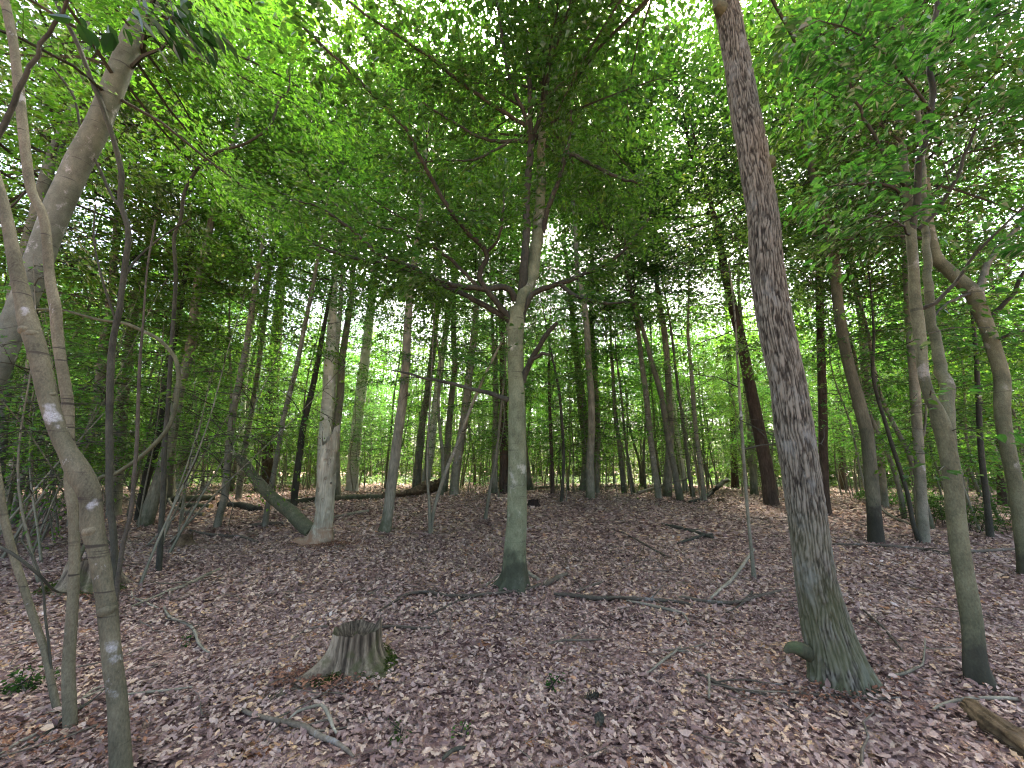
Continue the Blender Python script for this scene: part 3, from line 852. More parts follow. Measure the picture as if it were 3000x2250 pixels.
def leaf_objects(parent, origin, pos, d, nor, sz, mat):
    d = nrm(d); s = nrm(np.cross(nor, d)); n = np.cross(d, s)
    me = one_leaf(mat); o3 = np.asarray(origin, float)
    for i in range(len(pos)):
        o = bpy.data.objects.new('leaf', me)
        mt = Matrix(np.stack([d[i] * sz[i], s[i] * sz[i], n[i] * sz[i]], 1).tolist()).to_4x4()
        mt.translation = [float(c) for c in pos[i] - o3]
        COL.objects.link(o); o.parent = parent; o.matrix_basis = mt

class Near:
    """collects the limbs of a near tree, each a part, and the leaf fans on them"""
    def __init__(self, root, g, bark_mat, leaf_mat, size=.085):
        self.root, self.g, self.bm, self.lm, self.size = root, g, bark_mat, leaf_mat, size
        self.tw, self.sp = Mesh(), Sprays()
        self.o = np.array(root.location)
    def limb(self, W, start=.3, spacing=.26, side=.75, leaves=26, tip=True, seg=7, name='limb', sL=.5, up=.0, r_min=.004):
        g = self.g
        n = max(8, int(np.sum(np.linalg.norm(np.diff(W[:, :3], axis=0), axis=1)) / .09))
        S = smooth_path(W, n); S[:, 3] = np.maximum(S[:, 3], r_min)
        S[1:-1, :3] += g.normal(0, .006, (n - 2, 3))
        m = Mesh(); m.tube(S[:, :3], S[:, 3], seg, jit=.05)
        link(name, m.build(name, M[self.bm], self.o), self.root)
        if leaves:
            self.fan(S[:, :3], start, spacing, side, leaves, tip, sL, up)
        return S
    def fan(self, P, start, spacing, side, leaves, tip=True, sL=.5, up=0.):
        g = self.g
        s = np.concatenate([[0], np.cumsum(np.linalg.norm(np.diff(P, axis=0), axis=1))])
        L = s[-1]; q = L * start; sd = 1
        while q < L:
            i = min(int(np.searchsorted(s, q)), len(P) - 1)
            c = P[i]; T = nrm(P[i] - P[i - 1]); Sx = nrm(np.cross(T, (0, 0, 1.)) + 1e-6)
            k = side * g.uniform(.4, 1.15) * (1 - .5 * (q / L - start) / (1 - start + 1e-6))
            d = nrm(T * g.uniform(.5, .9) + Sx * sd * .9 + np.array((0, 0, up + g.normal(0, .15))))
            pts = [c]; dd = d
            for j in range(4):
                dd = nrm(dd + g.normal(0, .14, 3) - np.array((0, 0, .04))); pts.append(pts[-1] + dd * k / 4)
            pts = np.array(pts)
            self.tw.tube(pts, np.linspace(.0055, .002, 5), 4, cap=False)
            for j in range(max(1, int(round(k / .28)))):
                f = (j + .4 * g.random()) / max(1, round(k / .28))
                a = pts[min(int(f * 4), 3)]; e = nrm(pts[min(int(f * 4) + 1, 4)] - a)
                sx = nrm(np.cross(e, (0, 0, 1.)))
                self.sp.add(a, nrm(e + sx * g.normal(0, .7) + np.array((0, 0, g.normal(0, .1)))), sL * g.uniform(.6, 1.15), sL * .5, leaves * 1.35 * g.uniform(.5, 1.2))
            sd = -sd; q += spacing * .6 * g.uniform(.7, 1.3)
        if tip:
            self.sp.add(P[-1], nrm(P[-1] - P[-3]), sL, sL * .5, leaves)
    def cloud(self, c, d, L, W, n):
        self.sp.add(c, d, L, W, n)
    def finish(self, n_single=200, tilt=.2, thick=.035):
        pos, d, nor, sz = self.sp.leaves(self.size, self.g, tilt=tilt, thick=thick)
        dist = np.linalg.norm(pos - CAMP, axis=1)
        keep = dist > .75
        pos, d, nor, sz, dist = pos[keep], d[keep], nor[keep], sz[keep], dist[keep]
        # the leaves that show largest become parts of their own
        v = pos - CAMP; zc = v[:, 1] * cp + v[:, 2] * sp; yc = -v[:, 1] * sp + v[:, 2] * cp
        seen = (zc > .2) & (np.abs(v[:, 0]) < 1.32 * zc) & (np.abs(yc) < 1.0 * zc)
        order = np.argsort(np.where(seen, dist, 1e6))[:n_single]
        order = order[seen[order]]
        rest = np.ones(len(pos), bool); rest[order] = False
        me = leafy_mesh('crown', self.tw, pos[rest], d[rest], nor[rest], sz[rest], M[self.lm], M['dark'], 'ovate', self.o)
        cr = link('crown', me, self.root); cr['kind'] = 'stuff'
        leaf_objects(cr, self.o, pos[order], d[order], nor[order], sz[order], self.lm)
        return cr

# --- the central beech
def build_beech():
    g = np.random.default_rng(61)
    b, _ = ground_at(1495, 1722); Y = b[1]
    W = px_path([(1500, 1735, 74), (1508, 1690, 68), (1510, 1600, 63), (1514, 1500, 58), (1515, 1396, 55), (1514, 1193, 50), (1511, 1080, 46), (1510, 1010, 46), (1512, 942, 50), (1513, 905, 42)], Y)
    W[0, 2] = b[2] - .06
    root = thing('beech_tree', (W[0, 0], W[0, 1], b[2]), 'smooth grey green beech with low spreading limbs in the middle of the clearing', 'tree')
    me, S = trunk_mesh(W, M['beech'], root.location, 32, 1.0, .17, 5, .05, 3, .04)
    link('trunk', me, root)
    T = Near(root, g, 'smooth', 'leaf_beech', .090)
    px = lambda rows: px_path(rows, Y)
    T.bm = 'beech'
    # the stems above the fork
    back = extend_up(px([(1512, 950, 34), (1530, 870, 38), (1556, 813, 40, .15), (1572, 712, 36, .2), (1583, 576, 30, .3), (1586, 440, 24, .4), (1590, 300, 18, .5), (1600, 150, 14, .5)]), 12.5, seed=1)
    T.limb(back, .55, .30, 1.0, 26, seg=14, name='stem')
    T.bm = 'dark'
    main = px([(1520, 960, 30), (1526, 915, 28), (1532, 813, 26), (1542, 678, 22, .0), (1543, 576, 21), (1556, 420, 20, -.05)])
    T.limb(main, .5, .5, .6, 16, False, 12, 'stem')
    T.limb(px([(1556, 425, 15), (1539, 339, 13, -.1), (1502, 258, 12, -.25), (1475, 136, 10, -.4), (1461, 34, 9, -.5), (1440, -80, 7, -.6)]), .2, .25, .8)
    T.limb(px([(1556, 425, 14), (1597, 285, 13, .1), (1617, 149, 11, .1), (1651, 68, 10, .1), (1678, 0, 9, 0), (1720, -110, 6, 0)]), .2, .28, .7)
    T.limb(extend_up(px([(1555, 420, 16), (1553, 339, 15), (1549, 203, 14, -.1), (1529, 88, 13, -.1), (1502, 0, 12, -.2)]), 13, seed=2), .2, .25, .9)
    T.limb(px([(1545, 380, 14), (1536, 366, 13), (1461, 319, 12, -.2), (1353, 244, 11, -.6), (1271, 176, 10, -.9), (1169, 108, 9, -1.2), (1068, 41, 8, -1.4), (1010, -10, 7, -1.5)]), .12, .22, .9, 28)
    # long limbs to the left
    T.limb(px([(1500, 960, 22), (1488, 929, 20, -.05), (1441, 868, 18, -.25), (1403, 807, 17, -.4), (1424, 765, 16, -.45), (1424, 735, 15.5, -.5), (1380, 692, 15, -.7), (1325, 624, 14, -1.0), (1285, 556, 13, -1.2), (1231, 461, 12, -1.5), (1190, 380, 11, -1.7), (1108, 292, 10, -2.0), (1020, 203, 9, -2.2), (950, 140, 9, -2.35), (870, 60, 7, -2.5)]), .34, .20, .85, 28)
    T.limb(px([(1508, 880, 22), (1500, 855, 20, -.1), (1475, 841, 19, -.15), (1420, 847, 17, -.3), (1305, 827, 15, -.6), (1203, 780, 14, -.9), (1102, 739, 13, -1.1), (1054, 692, 12, -1.2), (1000, 651, 11, -1.3), (920, 600, 8, -1.5), (850, 585, 6, -1.6)]), .3, .20, .85, 28)
    T.limb(px([(1490, 935, 20), (1407, 888, 17, -.1), (1325, 847, 15, -.1), (1169, 786, 13, -.2), (1000, 746, 11, -.3), (870, 690, 7, -.4)]), .3, .22, .85, 28)
    T.limb(px([(1405, 845, 12, -.3), (1330, 770, 10, -.4), (1250, 712, 9, -.5), (1130, 670, 8, -.6), (1010, 620, 6, -.7), (900, 520, 4, -.8)]), .15, .2, .8, 28)
    T.limb(px([(1430, 735, 10, -.5), (1460, 700, 8, -.7), (1474, 640, 7, -.9), (1475, 560, 5, -1.)]), .2, .25, .6, 22)
    T.limb(px([(1551, 415, 12), (1500, 412, 11, -.1), (1462, 415, 10, -.2), (1400, 400, 9, -.4), (1300, 340, 7, -.7), (1240, 300, 5, -.9)]), .3, .2, .8, 28)
    T.limb(px([(1492, 415, 8, -.2), (1440, 445, 7, -.4), (1380, 470, 6, -.6), (1290, 470, 5, -.8), (1200, 480, 4, -1.)]), .2, .2, .7, 28)
    T.bm = 'dark'
    T.limb(px([(1490, 1172, 18), (1470, 1163, 15, 0), (1430, 1152, 13, .1), (1380, 1140, 12, .2), (1310, 1120, 10, .35), (1250, 1108, 9, .5), (1185, 1092, 7, .65), (1150, 1086, 5, .7)]), .9, .3, .4, 0)
    # limbs to the right
    T.limb(px([(1530, 925, 20), (1545, 888, 18, -.05), (1569, 854, 17, -.1), (1644, 830, 15, -.2), (1719, 800, 13, -.3), (1786, 766, 11, -.4), (1841, 719, 9, -.5), (1900, 640, 6, -.6)]), .35, .24, .75, 24)
    T.limb(px([(1640, 831, 13, -.2), (1678, 861, 12, -.35), (1719, 878, 11, -.5), (1773, 888, 9, -.6), (1830, 885, 6, -.7)]), .3, .24, .7, 22)
    T.limb(px([(1530, 1120, 22), (1538, 1092, 19, -.05), (1563, 1044, 17, -.2), (1597, 983, 15, -.4), (1622, 956, 13, -.5), (1632, 945, 11, -.55)]), .5, .5, .5, 10)
    T.limb(px([(1560, 1052, 14, -.18), (1580, 1040, 11, -.25), (1597, 1036, 10, -.35), (1609, 1040, 7, -.4)]), .9, .5, .3, 0)
    T.limb(px([(1590, 680, 17, .2), (1610, 597, 15, 0), (1644, 508, 13, -.1), (1655, 450, 12, -.2), (1668, 407, 10, -.2), (1672, 320, 7, -.3)]), .2, .25, .8, 26)
    T.limb(px([(1655, 445, 13, -.2), (1700, 465, 12, -.3), (1746, 488, 11, -.4), (1800, 515, 10, -.5), (1868, 536, 7, -.6)]), .1, .22, .75, 26)
    T.limb(px([(1600, 300, 12, .5), (1660, 230, 11, .5), (1740, 150, 9, .5), (1800, 70, 7, .5), (1870, -30, 5, .5)]), .3, .25, .8, 24)
    # low twigs close to the trunk
    for x, y, dx, dy, n in ((1490, 1020, -.5, -.2, 2), (1488, 985, -.7, -.3, 2), (1540, 1130, .6, -.4, 2), (1535, 1010, .4, -.6, 2), (1492, 1090, -.6, -.5, 1), (1545, 1240, .5, -.5, 1), (1540, 960, .7, -.3, 3)):
        p, _ = at(x, y, Y - .12)
        d = np.array((dx, dy, .05))
        q = [p]
        for s in range(5):
            q.append(q[-1] + nrm(d + g.normal(0, .2, 3)) * .13)
        T.tw.tube(np.array(q), np.linspace(.006, .002, 6), 4, cap=False)
        for s in range(n):
            T.cloud(q[1 + s], nrm(d + g.normal(0, .3, 3)), .42, .22, 11)
    T.finish(260)
    add_crown(root, back, 'canopy', 7.6, .85, g, 1)
build_beech()

# --- the big oak
def oak_disp(th, s, rr):
    k = 38
    u = th / (2 * math.pi) * k
    w = 1.0 * (vnoise(u / k * 6, s * 1.7, 6, 21) - .5) + 1.35 * (vnoise(u, s * 8, k, 22) - .5)
    f = np.abs(((u + w) % 1.0) - .5) * 2                      # 0 at ridge middle, 1 in the furrow
    cross = vnoise(u * 1.0 + .5, s * 21 + 6 * vnoise(u, s * .6, k, 25), k, 23)
    ridge = np.clip(1 - f ** 1.6, 0, 1) * (.22 + .78 * sstep(.20, .42, cross))
    fine = vnoise(th / (2 * math.pi) * 96, s * 42, 96, 24)
    ridge = np.clip(ridge * (.72 + .4 * vnoise(u * 1.0 + 9, s * 34, k, 27)) + .34 * (fine - .5), 0, 1)
    big = vnoise(th / (2 * math.pi) * 5, s * 2.0, 5, 26) - .5
    return (ridge - .5) * .016 + big * .035, ridge
def build_oak():
    g = np.random.default_rng(62)
    b, _ = ground_at(2475, 1990); Y = b[1]
    W = px_path([(2472, 2012, 226), (2464, 1985, 214), (2449, 1930, 188), (2432, 1871, 166), (2407, 1769, 141), (2383, 1667, 123), (2366, 1532, 116), (2349, 1396, 114), (2330, 1261, 112), (2308, 1125, 110),
                 (2271, 949, 106), (2242, 746, 98), (2227, 576, 90), (2195, 407, 85), (2161, 203, 77), (2139, 68, 72), (2124, 0, 71), (2100, -160, 64)], Y)
    W[0, 2] = b[2] - .1
    root = thing('oak_tree', (W[0, 0], W[0, 1], b[2]), 'big oak with deeply furrowed grey bark and a swollen mossy foot', 'tree')
    W = extend_up(W, 14.5, .08, 5)
    me, S = trunk_mesh(W, M['oak'], root.location, 132, .34, .17, 5, .0, 2, .021, oak_disp, 'ridge')
    link('trunk', me, root)
    m = Mesh()
    P = px_path([(2380, 1912, 60, .02), (2350, 1900, 50, -.03), (2322, 1896, 38, -.03), (2308, 1902, 26, -.02), (2300, 1910, 12, -.02)], Y)
    Sx = smooth_path(P, 14); m.tube(Sx[:, :3], Sx[:, 3], 16, jit=.4)
    link('root_knob', m.build('root_knob', M['mosslog'], root.location), root)
    for x, y, w, l in ((2262, 480, 34, .015), (2100, 25, 34, .05)):
        p, t = at(x, y, Y - .05)
        axp = axis_at(S, p[2]); d = nrm(p - axp); d[1] -= .2
        m = Mesh(); r = w / 2 / FOC * t
        m.tube(np.array([axp, axp + d * .08, axp + d * .15, axp + d * (.15 + l)]), [r * 1.6, r * 1.3, r, r * .6], 14, jit=.4)
        link('branch_stub', m.build('branch_stub', M['mosslog'], root.location), root)
    add_crown(root, S, 'canopy', 8.0, 1.0, g, 1)
build_oak()

# --- the twin-stemmed beech by the right edge, the crooked one behind it
def build_twin():
    g = np.random.default_rng(63)
    b, _ = ground_at(2880, 2010); Y = b[1]
    W = px_path([(2886, 2045, 84), (2876, 2005, 80), (2859, 1950, 73), (2852, 1880, 71), (2844, 1803, 71), (2828, 1700, 67), (2812, 1600, 64), (2800, 1500, 61), (2790, 1396, 60), (2771, 1294, 60), (2758, 1245, 60), (2741, 1195, 46), (2722, 1160, 38), (2705, 1090, 36), (2698, 1005, 38), (2690, 945, 41), (2680, 860, 38), (2676, 780, 36), (2668, 678, 34), (2658, 576, 31), (2650, 500, 27), (2643, 420, 22)], Y)
    W[0, 2] = b[2] - .08
    root = thing('twin_stemmed_tree', (W[0, 0], W[0, 1], b[2]), 'smooth twin stemmed beech dividing at head height, right of the big oak', 'tree')
    me, S = trunk_mesh(W, M['olive'], root.location, 24, 1.1, .19, 4, .07, 4, .04)
    link('trunk', me, root)
    T = Near(root, g, 'rough', 'leaf_dark', .09)
    px = lambda rows: px_path(rows, Y)
    T.bm = 'olive'
    T.fan(S[:, :3], .9, .4, .5, 14)
    T.limb(extend_up(px([(2782, 1330, 44), (2774, 1255, 48), (2774, 1180, 48, .05), (2777, 1140, 49, .08), (2762, 1090, 44, .15), (2747, 1048, 40, .2), (2735, 984, 36, .25), (2722, 880, 32, .3), (2714, 760, 28, .35), (2710, 640, 24, .4)]), 8.5, seed=4), .6, .3, .8, 20, True, 14, 'stem')
    T.bm = 'dark'
    T.limb(px([(2672, 690, 26), (2685, 576, 25, -.1), (2692, 475, 24, -.15), (2719, 386, 23, -.2), (2729, 271, 22, -.2), (2722, 169, 21, -.2), (2740, 68, 20, -.2), (2749, 0, 19, -.2), (2760, -130, 15, -.2)]), .45, .22, .8, 24, True, 10)
    T.limb(px([(2690, 672, 18), (2715, 650, 17, -.05), (2746, 610, 16, -.1), (2780, 560, 15, -.2), (2807, 515, 14, -.25), (2841, 407, 13, -.3), (2852, 385, 13, -.3), (2875, 366, 12, -.35), (2949, 312, 10, -.45), (3020, 255, 8, -.5)]), .25, .2, .7, 24)
    T.limb(px([(2700, 905, 18), (2735, 890, 16, -.05), (2775, 850, 15, -.1), (2814, 807, 13, -.15), (2850, 755, 13, -.2), (2888, 712, 12, -.3), (2940, 660, 11, -.4), (3010, 600, 8, -.5)]), .3, .2, .7, 24)
    T.limb(px([(2655, 590, 16), (2630, 560, 14, -.1), (2600, 545, 13, -.15), (2569, 536, 12, -.2), (2508, 536, 9, -.3), (2470, 545, 6, -.35)]), .25, .2, .6, 22)
    T.limb(px([(2648, 545, 14), (2630, 522, 13, -.1), (2600, 470, 13, -.2), (2576, 420, 12, -.25), (2545, 370, 11, -.3), (2522, 332, 10, -.35), (2488, 251, 9, -.4), (2484, 190, 8, -.45), (2485, 136, 7, -.5), (2490, 40, 5, -.5)]), .15, .2, .75, 24)
    T.limb(px([(2729, 330, 12, -.2), (2660, 240, 10, -.4), (2590, 160, 8, -.6), (2500, 90, 6, -.8), (2400, 60, 4, -.95)]), .15, .18, .7, 24)
    T.limb(px([(2724, 200, 11, -.2), (2790, 120, 10, -.4), (2860, 70, 8, -.6), (2950, 30, 6, -.8)]), .15, .18, .7, 24)
    T.limb(px([(2668, 690, 9), (2640, 660, 8, -.15), (2600, 640, 7, -.3), (2540, 630, 5, -.45)]), .15, .18, .5, 20)
    for x, y, dx in ((2700, 1010, -.3), (2680, 1190, -.4), (2740, 1150, -.2), (2860, 1265, .5), (2930, 1290, .6), (2750, 1380, -.5), (2900, 960, .5)):
        p, _ = at(x, y, Y - .2)
        q = np.array([axis_at(S, min(p[2], S[-1, 2])), (p + axis_at(S, min(p[2], S[-1, 2]))) / 2 + np.array((0, 0, .04)), p])
        T.tw.tube(q, [.006, .004, .003], 4, cap=False)
        T.cloud(p, nrm(np.array((dx, -.4, 0.))), .38, .2, 10)
    T.finish(260)

    g = np.random.default_rng(64)
    b, _ = ground_at(3012, 1690); Y = b[1]
    W = px_path([(3014, 1705, 66), (3006, 1640, 60), (2996, 1566, 57), (2976, 1430, 53), (2949, 1294, 52), (2936, 1200, 53), (2936, 1112, 54), (2915, 1030, 52), (2888, 949, 50), (2862, 885, 55), (2840, 847, 56, .0), (2780, 793, 46, .1), (2740, 746, 42, .15), (2719, 644, 32, .2), (2715, 560, 26, .2)], Y)
    W[0, 2] = b[2] - .08
    root = thing('crooked_tree', (W[0, 0], W[0, 1], b[2]), 'crooked tree bending sharply to the left behind the twin stemmed beech', 'tree')
    W2 = extend_up(W, 11, seed=6)
    me, S = trunk_mesh(W2, M['olive'], root.location, 18, .4, .14, 5, .06, 5, .07)
    link('trunk', me, root)
    T = Near(root, g, 'dark', 'leaf_beech', .09)
    px = lambda rows: px_path(rows, Y)
    T.bm = 'smooth'
    T.limb(px([(2868, 880, 34), (2880, 810, 28, .1), (2915, 740, 24, .2), (2960, 690, 20, .3), (3010, 640, 16, .4)]), .3, .25, .8, 26)
    T.bm = 'dark'
    T.limb(px([(2893, 955, 22), (2915, 915, 20, -.1), (2942, 888, 19, -.2), (2976, 854, 17, -.3), (2980, 830, 16, -.4), (3005, 790, 12, -.5), (3060, 740, 9, -.6)]), .3, .25, .7, 22)
    T.limb(px([(2905, 1000, 14), (2960, 980, 12, -.2), (3010, 965, 10, -.3)]), .2, .25, .7, 20)
    T.limb(px([(2845, 860, 14), (2800, 875, 12, -.2), (2760, 900, 10, -.35), (2735, 930, 7, -.5)]), .4, .3, .4, 12)
    T.limb(px([(2715, 640, 16, .2), (2640, 560, 12, .1), (2560, 500, 9, 0), (2470, 470, 6, -.1)]), .2, .2, .8, 26)
    T.limb(px([(2718, 700, 14, .2), (2600, 690, 11, .2), (2480, 700, 8, .1), (2380, 690, 5, 0)]), .2, .2, .8, 26)
    T.limb(px([(2716, 600, 14, .2), (2800, 480, 11, .1), (2880, 420, 8, 0), (2960, 400, 5, -.2)]), .2, .2, .8, 26)
    T.finish(120)
    add_crown(root, S, 'canopy', 6.5, .8, g, 1)
build_twin()

# --- the stems at the left edge
def S0(W):
    return W
def blotch_mat(root, W, Y):
    """bark with three pale lichen patches of their own shape on the side seen"""
    m = M['maple'].copy(); m.name = 'lichen_blotched_bark'
    g = N.__new__(N); g.m = m; g.t = m.node_tree
    bs = [n for n in g.t.nodes if n.type == 'BSDF_PRINCIPLED'][0]
    base = bs.inputs['Base Color'].links[0].from_socket
    c = g.coords(); n = g.noise(c, 22, 4, .6); n2 = g.noise(c, 110, 3, .6)
    tot = None
    for px, py, r in ((330, 1900, .060), (340, 1930, .058), (283, 1455, .062), (275, 1480, .055), (150, 1215, .066), (165, 1240, .045), (140, 1190, .045), (70, 900, .05), (330, 2040, .03)):
        p, t = at(px, py, Y - .052); p = p - np.array(root.location)
        d = g.n('VectorMath', operation='DISTANCE'); g.l(c, d.inputs[0]); d.inputs[1].default_value = [float(q) for q in p]
        f = g.step(g.math('ADD', d.outputs['Value'], g.math('MULTIPLY', g.math('SUBTRACT', n, .5), .10)), r, r - .034)
        tot = f if tot is None else g.math('MAXIMUM', tot, f)
    col = g.ramp(n2, [(.35, (.23, .225, .205)), (.6, (.42, .42, .41))])
    base = g.mix(g.math('MULTIPLY', tot, .7), base, col)
    p, t = at(276, 1556, Y - .085); p = p - np.array(root.location)
    d = g.n('VectorMath', operation='DISTANCE'); g.l(c, d.inputs[0]); d.inputs[1].default_value = [float(q) for q in p]
    f = g.step(g.math('ADD', d.outputs['Value'], g.math('MULTIPLY', g.math('SUBTRACT', n, .5), .05)), .040, .018)
    g.l(g.mix(f, base, (.018, .013, .010)), bs.inputs['Base Color'])
    return m
def build_left():
    g = np.random.default_rng(65)
    Y = 2.45
    W = px_path([(362, 2330, 74), (355, 2250, 67), (345, 2050, 62), (332, 1952, 63), (322, 1860, 64), (316, 1791, 68), (306, 1730, 62), (298, 1672, 66), (284, 1600, 66), (271, 1545, 76), (268, 1500, 72), (263, 1448, 74), (232, 1385, 84), (200, 1325, 66), (177, 1280, 62), (148, 1195, 64), (127, 1111, 64), (108, 1027, 66), (82, 942, 66), (68, 881, 56), (40, 746, 48), (14, 610, 40), (-20, 490, 36), (-80, 330, 30)], Y)
    gz = float(ground_h(W[0, 0], W[0, 1])); W[0, 2] = gz - .08
    root = thing('crooked_maple', (W[0, 0], W[0, 1], gz), 'crooked stem with pale lichen blotches and knots, nearest tree at the left', 'tree')
    me, S = trunk_mesh(extend_up(W, 6.5, seed=11), blotch_mat(root, S0(W), Y), root.location, 24, .15, .15, 4, .10, 6, .035)
    link('trunk', me, root)
    for x, y, r_, dx in ((272, 1560, .034, -.1), (352, 1798, .028, .5), (236, 1150, .02, .3), (58, 958, .03, -.5), (110, 972, .022, .2)):
        p, t = at(x, y, Y - .075)
        a = axis_at(S, p[2]); d = nrm(p - a + np.array((dx * .02, -.03, 0)))
        m = Mesh(); rs = float(np.interp(p[2], np.sort(S[:, 2]), S[:, 3][np.argsort(S[:, 2])])); m.tube(np.array([a, a + d * rs * .75, a + d * rs * .98, a + d * (rs + .007), a + d * (rs + .011)]), [r_ * 1.5, r_ * 1.35, r_ * .95, r_ * .6, r_ * .2], 16, jit=.4, seed=x)
        link('knot', m.build('knot', M['maple'], root.location), root)
    T = Near(root, g, 'dark', 'leaf_shaded', .080)
    px = lambda rows: px_path(rows, Y)
    # sprig of big leaves hanging in at the top
    T.limb(px([(-30, 470, 26), (60, 250, 20, -.1), (150, 80, 15, -.2), (240, -60, 11, -.35), (330, -110, 8, -.5), (420, -60, 6, -.6)]), .95, .5, .3, 0)
    for x, y, dx, dz, n in ((300, 5, .6, -.4, 7), (340, 30, .5, -.5, 6), (410, 10, .7, -.5, 7), (440, 60, .5, -.4, 7), (360, -30, .9, -.2, 7), (480, 40, .6, -.5, 5), (250, -20, -.4, -.4, 5)):
        p, _ = at(x + 70, y - 10, 1.2)
        T.cloud(p, nrm(np.array((dx, .1, dz))), .17, .09, n * 2)
        q, _ = at(x + 50, y - 100, 1.25)
        T.tw.tube(np.array([q, p, p + np.array((dx, -.2, dz)) * .08]), [.003, .002, .001], 4, cap=False)
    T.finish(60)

    def stem(name, label, rows, Y, mat, H, seg=14, leaves=None, flare=.2, seed=0, crown=None, limbs=()):
        root, S, gg = traced(name, label, mat, rows, Y, H, seg=seg, flare=flare, jit=.07, seed=60 + seed, step=.05, crown=crown)
        for rows2 in limbs:
            P = px_path(rows2, S[3, 1] if Y is None else Y)
            Sx = smooth_path(P, 20); m = Mesh(); m.tube(Sx[:, :3], Sx[:, 3], 7, jit=.06)
            link('limb', m.build('limb', M['dark'], root.location), root)
        return root, S
    stem('maple_stem', 'smooth dark stem standing just behind the blotched crooked stem', [(206, 2144, 46), (204, 2060, 44), (201, 1952, 41), (213, 1771, 39), (218, 1636, 37), (215, 1500, 37), (205, 1420, 38), (209, 1343, 38), (203, 1280, 37), (198, 1174, 40), (181, 1069, 38), (169, 984, 39), (162, 900, 40), (146, 813, 36), (129, 644, 34), (88, 542, 35), (64, 339, 35), (41, 136, 34), (14, 0, 33), (-20, -150, 30)], None, 'maple', 9, seed=1,
         limbs=[[(-20, 640, 9, .1), (40, 600, 8, .05), (75, 560, 7, 0)]])
    stem('sapling', 'thin leaning stem at the bottom left corner with a sharp bend', [(170, 2094, 27), (154, 2020, 26), (131, 1907, 26), (100, 1817, 27), (68, 1717, 28), (36, 1613, 28), (9, 1500, 28), (-5, 1400, 25), (-30, 1250, 22), (-80, 1100, 18)], None, 'maple', 4.5, 10, seed=2,
         limbs=[[(150, 1960, 10), (142, 1880, 9), (132, 1800, 9), (126, 1720, 8), (100, 1640, 8), (60, 1580, 6)], [(-30, 1590, 14, -.2), (40, 1625, 14, -.25), (110, 1680, 12, -.2), (160, 1730, 9, -.1), (200, 1737, 6, 0)]])
    stem('sapling', 'thin straight reddish pole touching the blotched stem', [(334, 1815, 17), (341, 1749, 16), (348, 1681, 16), (362, 1590, 15), (384, 1500, 14), (392, 1406, 13), (401, 1301, 13), (405, 1195, 12), (410, 1060, 10), (420, 940, 7)], None, 'stick', 5, 8, seed=3)
    stem('sapling', 'dark snaking sapling that winds up to the top edge behind the blotched stem', [(336, 1800, 25), (335, 1720, 24), (335, 1636, 23), (333, 1575, 23), (321, 1449, 24), (321, 1322, 25), (321, 1195, 24), (325, 1069, 24), (333, 984, 22), (352, 900, 22), (353, 881, 21), (366, 780, 21), (376, 678, 20), (353, 590, 19), (356, 508, 19), (332, 407, 19), (298, 305, 18), (264, 224, 18), (231, 136, 17), (190, 54, 16), (163, 0, 15), (130, -90, 12)], None, 'dark', 8.5, 9, seed=4,
         limbs=[[(354, 610, 12), (325, 570, 11, .1), (295, 500, 11, .2), (240, 390, 10, .3), (215, 280, 9, .4), (140, 180, 9, .5), (60, 70, 8, .6), (20, 20, 6, .7)],
                [(360, 820, 11), (400, 760, 9, .2), (480, 690, 7, .3), (560, 640, 5, .4)],
                [(340, 940, 9), (300, 820, 8, -.1), (275, 700, 7, -.1), (280, 600, 5, -.1)]])
    # the curved sapling running up through the middle of the left foliage
    stem('sapling', 'slender sapling curving right beneath the left canopy', [(478, 1440, 18), (483, 1300, 16), (492, 1190, 15), (500, 1060, 14), (515, 820, 12), (510, 700, 12), (530, 640, 11), (542, 560, 11), (590, 480, 10), (640, 445, 9), (720, 420, 9), (790, 370, 8), (820, 290, 7), (845, 265, 6), (850, 180, 5)], 6.5, 'dark', None, 8, seed=5, crown=None)
    stem('arched_sapling', 'sapling bent over in a long arch above the left undergrowth', [(262, 1560, 14), (287, 1410, 16), (337, 1389, 15), (422, 1330, 16), (489, 1259, 15), (513, 1195, 15), (523, 1111, 15), (517, 1060, 15), (498, 1027, 14), (464, 993, 14), (405, 963, 13), (359, 946, 13), (295, 938, 12), (232, 921, 12), (186, 910, 11), (105, 906, 10), (40, 912, 7)], 5.6, 'olive', None, 9, seed=6)

build_left()

